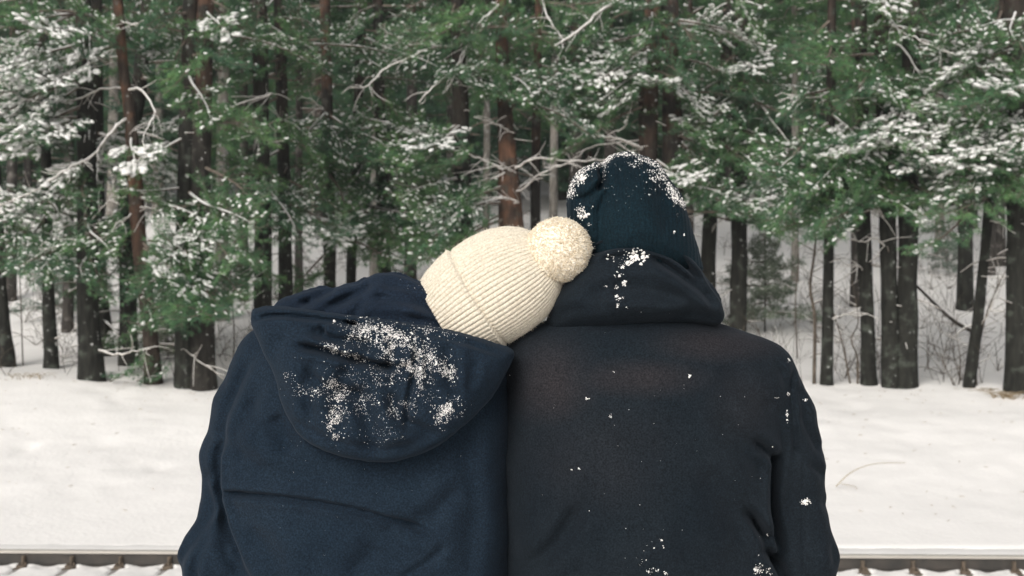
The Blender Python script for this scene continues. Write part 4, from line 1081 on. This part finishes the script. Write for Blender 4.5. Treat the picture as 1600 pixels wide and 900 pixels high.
# man: beanie
f = Field((865, 1115), (215, 450), (-130, 190), 3)
be_main = [(925, 420), (915, 372), (918, 330), (935, 285), (946, 250), (960, 239), (982, 235), (1008, 242), (1032, 254), (1050, 280), (1068, 303), (1076, 330), (1087, 365), (1097, 400), (1094, 430), (1000, 440)]
be_l = [(905, 400), (890, 350), (886, 312), (894, 280), (908, 263), (930, 254), (950, 254), (962, 280), (958, 340), (950, 400)]
f.pillow(be_main, 26, 96, 92); f.pillow(be_l, 22, 70, 62, k=5)
f.folds([([(946, 250), (938, 268), (940, 285), (930, 300)], 4.5, 15), ([(930, 300), (915, 312), (900, 312)], 6, 6), ([(1044, 284), (1030, 320), (1045, 370)], 16, 4), ([(985, 245), (995, 290)], 14, 3)])
f.wrinkle(2.0, 22, 37)
beanie, bvh_be = cloth('beanie', f, 'beanie', man, OM)

# heads, necks (under the hats), trousers and boots below the frame
def head(parent, org, c, tilt, name='body'):
    f = Field((c[0]-150, c[0]+150), (c[1]-150, c[1]+260), (c[2]-130, c[2]+150), 5)
    ca, sa = math.cos(R(tilt)), math.sin(R(tilt))
    def p(u, v, d): return (c[0]+u*ca-v*sa, c[1]+u*sa+v*ca, c[2]+d)
    f.ell(p(0, -10, 0), (66, 80, 80), rot=tilt); f.ell(p(0, 45, 32), (46, 52, 46), 20, rot=tilt); f.ell(p(0, 30, 84), (9, 18, 14), 8, rot=tilt)
    f.ell(p(-67, 20, 5), (7, 22, 14), 5, rot=tilt); f.ell(p(67, 20, 5), (7, 22, 14), 5, rot=tilt); f.ell(p(0, 55, 74), (20, 6, 8), 5, rot=tilt)
    f.ell(p(-26, 12, 66), (20, 7, 12), 10, rot=tilt); f.ell(p(26, 12, 66), (20, 7, 12), 10, rot=tilt)
    f.cap([p(0, 60, -5), (c[0]-(40 if tilt else 0), c[1]+170, c[2]+5)], [44, 56], 20)
    return cloth(name, f, 'skin', parent, org)
head(man, OM, (985, 345, 36), 0)
head(woman, OW, (752, 470, 36), 52)
for prn, org, cx in ((woman, OW, 570), (man, OM, 1010)):
    f = Field((cx-230, cx+230), (1010, 1130), (-120, 560), 7)
    f.ell((cx, 1068, 20), (175, 60, 115), 20)
    for s_ in (-1, 1): f.cap([(cx+s_*80, 1060, 30), (cx+s_*95, 1060, 460)], [68, 54], 14)
    o, _ = cloth('trousers_seat', f, 'trousers', prn, org)
    for s_ in (-1, 1):
        f = Field((cx+s_*95-80, cx+s_*95+80), (1000, 1520), (380, 640), 8)
        f.cap([(cx+s_*95, 1060, 455), (cx+s_*95, 1250, 490), (cx+s_*95, 1440, 480)], [55, 50, 42], 14); cloth('trouser_leg', f, 'trousers', prn, org)
        f = Field((cx+s_*95-80, cx+s_*95+80), (1360, 1560), (380, 760), 8)
        f.cap([(cx+s_*95, 1420, 480), (cx+s_*95, 1478, 490), (cx+s_*98, 1488, 640)], [46, 46, 36], 14); cloth('boot', f, 'boot', prn, org)

# ------------------------------------------------------------ cream hat with ribs, cuff and pompom
def px3(u, v, d): return np.array([(u-800)*PS, 2.5+d*PS, CZ-(v-450)*PS])
HC = px3(694, 503, 4)                                   # centre of the opening
apex = px3(868, 396, -8)
axv = apex-HC; HL = np.linalg.norm(axv); axv = axv/HL
e1 = np.cross(axv, [0, 1, 0]); e1 /= np.linalg.norm(e1); e2 = np.cross(e1, axv)
nA, nL, ribs = 864, 110, 72
th = np.linspace(0, 2*math.pi, nA, endpoint=False)
t = np.linspace(0, 1, nL)
prof = np.interp(t, [0, .08, .2, .35, .5, .65, .78, .88, .95, 1], [.078, .085, .092, .097, .0975, .093, .083, .068, .049, .022])
ker = np.hanning(9); ker /= ker.sum(); prof = np.convolve(np.pad(prof, 4, mode='edge'), ker, 'valid')
TH, TT = np.meshgrid(th, t)
rib = np.abs(np.sin(TH*ribs/2 + .10*np.sin(TT*5)))
rib = 1-(1-rib)**1.7
ra = .0034*np.interp(TT, [0, .7, 1], [1, 1, .35])
Rr = prof[:, None]*(1+.018*fbm(np.cos(TH)*2, np.sin(TH)*2, TT*3, seed=51, o=3)) + ra*(rib-.6) + .0005*np.sin(TT*340)
cuff = (TT < .315); Rr = Rr + np.where(cuff, .0042*np.clip((.315-TT)/.015, 0, 1)**.5, 0)
Rr = Rr + .0028*np.exp(-((TT-.308)/.009)**2) - .003*np.exp(-((TT-.330)/.010)**2)
bend = .012*np.sin(TT*math.pi)
C = HC + TT[..., None]*HL*axv
V = C + Rr[..., None]*(np.cos(TH)[..., None]*e1 + 1.0*np.sin(TH)[..., None]*e2) + bend[..., None]*np.array([-.3, 0, .4])
# thin inward lip at the opening
lip = HC + (V[0].reshape(-1, 3)-HC)*.93 + axv*.004
V = np.vstack([lip, V.reshape(-1, 3)])
i = np.arange(nL)[:, None]*nA; j = np.arange(nA)[None]; j2 = (j+1) % nA
F = np.stack([i+j, i+j2, i+nA+j2, i+nA+j], -1).reshape(-1, 4)
hat = build('bobble_hat', V, F, ['wool'], woman, loc=OW)
# stray fuzz on the knitted surface
q = Q(); k = 5200
pi_ = RNG.integers(nA, len(V), k); base = V[pi_]; nrm = unit(base-(HC+((base-HC)@axv)[:, None]*axv))
d = unit(nrm+RNG.normal(size=(k, 3))*.9); L = RNG.uniform(.002, .0065, (k, 1)); sd_ = unit(np.cross(d, RNG.normal(size=(k, 3))))*.00022
VV = np.stack([base-sd_, base+sd_, base+d*L+sd_*.4, base+d*L-sd_*.4], 1).reshape(-1, 3); q.add(VV, np.arange(len(VV)).reshape(-1, 4))
tag(q.build('wool_fuzz', ['wool'], hat, OW), kind='stuff')
# pompom: yarn ends radiating from a core
PC = px3(871, 391, -40); PR = .057
q = Q(); k = 9000
d = unit(RNG.normal(size=(k, 3))); lump = 1+.05*fbm(d[:, 0]*3, d[:, 1]*3, d[:, 2]*3, seed=61, o=2)
sq_ = d*[1, 1, .97]
r1 = PR*lump*RNG.uniform(.965, 1.04, k)
stray = RNG.random(k) < .05; r1 = np.where(stray, r1*RNG.uniform(1.02, 1.10, k), r1)
dir2 = unit(d+RNG.normal(size=(k, 3))*.16); L = RNG.uniform(.004, .008, (k, 1))
tip = PC+sq_*r1[:, None]; b0 = tip-dir2*L
sd_ = unit(np.cross(dir2, RNG.normal(size=(k, 3)))); wd_ = np.where(stray, .00035, .0013)[:, None]
VV = np.stack([b0-sd_*wd_, b0+sd_*wd_, tip+sd_*wd_*.55, tip-sd_*wd_*.55], 1).reshape(-1, 3)
q.add(VV, np.arange(len(VV)).reshape(-1, 4))
cs = cube_sphere(44); dv = cs[0]; lump = 1+.05*fbm(dv[:, 0]*3, dv[:, 1]*3, dv[:, 2]*3, seed=61, o=2)
q.add(PC + dv*[1, 1, .97]*(PR*.965*lump*(1+.050*fbm(dv[:, 0]*11, dv[:, 1]*11, dv[:, 2]*11, seed=63, o=3)))[:, None], cs[1], 1)
q.build('pompom', ['pompom', 'pompom_core'], hat, OW)
# a little hair below the cuff
q = Q()
for k in range(60):
    a = RNG.uniform(-2.6, -.6); p = HC + axv*.02 + .074*(math.cos(a)*e1+math.sin(a)*e2)
    q.add(*tube(smooth_path([p+axv*.01, p-axv*.02, p-axv*.045+[0, 0, -.02]], 5), .0012, 3, cap=False))
q.build('hair', ['hair'], woman, OW)

# ------------------------------------------------------------ snow caught on the clothes
CAMP = Vector((0, 0, CZ))
def shoot(bvh, px, py):
    d = Vector(((px-800)/FPX, 1, -(py-450)/FPX)).normalized()
    return bvh.ray_cast(CAMP, d)
def dust(name, bvh, patches, parent, org, seed, sc=.28, mul=2.0):
    rng = np.random.default_rng(seed); C = []; Nn = []; Sz = []
    for (cx, cy, rx, ry, n_, size, ang) in patches:
        n_ = int(n_*mul) if n_ > 3 else n_; size = size*sc
        ca, sa = math.cos(R(ang)), math.sin(R(ang))
        got = 0; tries = 0
        while got < n_ and tries < n_*14:
            tries += 1
            a, b_ = rng.normal()*.5, rng.normal()*.5; u = cx+a*rx*ca-b_*ry*sa; v_ = cy+a*rx*sa+b_*ry*ca
            if n_ > 25:
                nv = fbm(np.array([u/9.]), np.array([v_/9.]), seed=seed+5, o=3)[0]
                if nv < rng.uniform(-.45, .40): continue
            h = shoot(bvh, u, v_)
            if h[0] is None: continue
            C.append(h[0]); nn = h[1]; nn = nn if nn.dot(h[0]-CAMP) < 0 else -nn; Nn.append(nn)
            Sz.append(size*rng.lognormal(0, .45)); got += 1
    C = np.array(C); Nn = np.array(Nn); Sz = np.array(Sz)[:, None]; m_ = len(C)
    a = unit(np.cross(Nn, rng.normal(size=(m_, 3)))); b_ = np.cross(Nn, a)
    V, F = blobs(C+Nn*Sz*.15, a*Sz*rng.uniform(.7, 1.5, (m_, 1)), b_*Sz*rng.uniform(.6, 1.1, (m_, 1)), Nn*Sz*.6, CS2, .35, rng)
    o = build(name, V, F, ['snow_small'], parent, loc=org); tag(o, kind='stuff'); return o
dust('snow_dusting', bvh_hw, [
 (590, 518, 50, 14, 330, .0019, 8), (630, 545, 55, 26, 520, .0019, 25), (565, 520, 30, 18, 150, .0016, 0), (520, 545, 26, 7, 90, .0017, 12), (545, 555, 30, 5, 80, .0018, 15), (640, 575, 26, 14, 130, .0017, 40),
 (670, 560, 14, 26, 110, .0018, 0), (700, 578, 12, 18, 150, .0018, -20), (660, 590, 14, 22, 90, .0017, 0), (590, 585, 50, 18, 90, .0014, 0), (520, 600, 14, 10, 80, .0017, 0), (486, 612, 24, 9, 50, .0015, 5), (530, 625, 16, 26, 150, .0017, 0),
 (522, 660, 12, 26, 170, .0018, 0), (560, 630, 40, 26, 120, .0013, 0), (615, 640, 30, 24, 80, .0014, 0), (700, 640, 20, 16, 190, .0016, -25), (690, 655, 12, 12, 60, .0015, 0), (600, 680, 40, 14, 40, .0012, 0), (650, 625, 40, 20, 50, .0013, 0), (448, 585, 5, 10, 9, .0014, 0),
 (600, 600, 110, 60, 160, .0011, 0), (680, 520, 40, 8, 60, .0015, 12), (460, 600, 14, 20, 14, .0013, 0)], hoodW, OW, 5)
dust('snow_specks', bvh_nw, [(650, 445, 30, 10, 6, .0011, 0), (668, 462, 3, 3, 2, .0015, 0), (700, 517, 40, 5, 22, .0014, 14)], neckW, OW, 6)
dust('snow_specks', bvh_cw, [(720, 712, 3, 3, 1, .0018, 0), (500, 800, 200, 100, 10, .0008, 0), (460, 700, 30, 60, 5, .0009, 0)], coatW, OW, 7)
dust('snow_patches', bvh_hm, [
 (968, 383, 36, 4, 150, .0024, -7), (950, 386, 14, 3, 30, .0020, -10), (998, 400, 10, 8, 60, .0024, 0), (990, 395, 16, 8, 20, .0016, 0), (982, 410, 8, 6, 22, .0020, 0), (972, 417, 5, 4, 9, .0018, 0), (966, 430, 8, 5, 9, .0013, 0),
 (976, 443, 4, 4, 10, .0020, 0), (963, 448, 3, 3, 6, .0018, 0), (963, 464, 3, 3, 7, .0018, 0), (965, 478, 3, 4, 6, .0016, 0), (981, 481, 2, 2, 2, .0018, 0), (972, 470, 10, 10, 6, .0009, 0), (1057, 396, 10, 3, 12, .0018, 20),
 (992, 366, 3, 3, 6, .0018, 0), (970, 365, 16, 3, 5, .0014, 0), (1002, 487, 2, 2, 1, .0018, 0), (1046, 490, 2, 2, 1, .0014, 0), (945, 447, 6, 2, 3, .001, 0), (970, 400, 30, 20, 20, .0010, 0)], hoodM, OM, 8, .6, 1.5)
edge = []
ol = smooth_path([(885, 305), (892, 282), (905, 264), (925, 255), (944, 250), (950, 240), (975, 236), (1008, 244), (1029, 258), (1043, 284), (1058, 303), (1069, 318)], 70)
for (u, v_) in ol:
    edge.append((u+1, v_+4, 7, 5, 11, .0019, 0))
dust('snow_rim', bvh_be, edge + [
 (912, 275, 15, 7, 60, .0024, -50), (905, 280, 8, 5, 24, .0018, -50), (897, 302, 5, 7, 26, .0018, 0), (908, 330, 7, 10, 60, .0021, -30), (912, 338, 8, 4, 24, .0018, 0), (920, 351, 3, 3, 7, .0018, 0), (926, 323, 2, 2, 2, .0018, 0),
 (945, 265, 4, 16, 30, .0013, 10), (1020, 272, 10, 10, 26, .0018, 0), (1025, 285, 10, 10, 20, .0016, 0), (1014, 305, 2, 2, 4, .0018, 0), (1050, 300, 10, 8, 50, .0019, 30), (1058, 310, 12, 9, 60, .0018, 35), (1058, 336, 3, 3, 3, .0016, 0),
 (1053, 362, 3, 3, 5, .0018, 0), (1069, 366, 2, 2, 3, .0018, 0), (1000, 255, 30, 8, 50, .0014, 0), (985, 290, 50, 40, 30, .0008, 0), (1035, 270, 8, 12, 40, .0018, 40)], beanie, OM, 9, .36, 1.5)
dust('snow_specks', bvh_cm, [
 (959, 581, 2, 2, 3, .0012, 0), (918, 623, 4, 3, 8, .0014, -40), (954, 651, 3, 4, 9, .0016, 0), (1078, 587, 2, 3, 6, .0016, 0), (1232, 563, 2, 3, 6, .0016, 0), (1232, 617, 2, 6, 12, .0014, 0), (1214, 622, 2, 2, 4, .0014, 0), (1258, 625, 3, 4, 8, .0014, 20),
 (1230, 648, 2, 6, 14, .0013, 0), (1230, 657, 2, 3, 5, .0013, 0), (1259, 784, 8, 4, 26, .0018, 0), (893, 734, 2, 2, 2, .0012, 0), (905, 732, 2, 2, 3, .0012, 0), (1207, 698, 1, 2, 2, .0011, 0), (1188, 747, 1, 2, 2, .0011, 0),
 (1000, 789, 1, 1, 1, .0012, 0), (1034, 844, 4, 3, 4, .0012, 0), (1037, 855, 2, 2, 3, .0014, 0), (1020, 892, 12, 4, 14, .0013, 0), (1040, 896, 4, 4, 6, .0014, 0), (1185, 890, 9, 7, 34, .0014, 0), (1200, 893, 8, 6, 14, .0012, 0), (1010, 870, 40, 30, 12, .0009, 0), (1199, 835, 1, 2, 3, .0014, 0), (1185, 868, 1, 2, 3, .0012, 0), (920, 798, 1, 1, 1, .0012, 0), (978, 826, 1, 1, 1, .0012, 0), (1050, 700, 200, 180, 26, .0006, 0)], coatM, OM, 10, .55, 1.4)

# ------------------------------------------------------------ the cold haze between the trees
hz = build('haze', *box(0, 50, 14.2, 284, 166, 35.6), [], None, smooth=False)
hm = bpy.data.materials.new('haze_air'); hm.use_nodes = True; hn = hm.node_tree; hn.nodes.clear()
hv = hn.nodes.new('ShaderNodeVolumePrincipled'); hv.inputs['Density'].default_value = .0009; hv.inputs['Color'].default_value = (.93, .94, .95, 1); hv.inputs['Anisotropy'].default_value = .2
ho = hn.nodes.new('ShaderNodeOutputMaterial'); hn.links.new(hv.outputs[0], ho.inputs['Volume'])
hz.data.materials.append(hm); tag(hz, 'thin pale winter haze hanging between the trees', 'haze', kind='stuff')
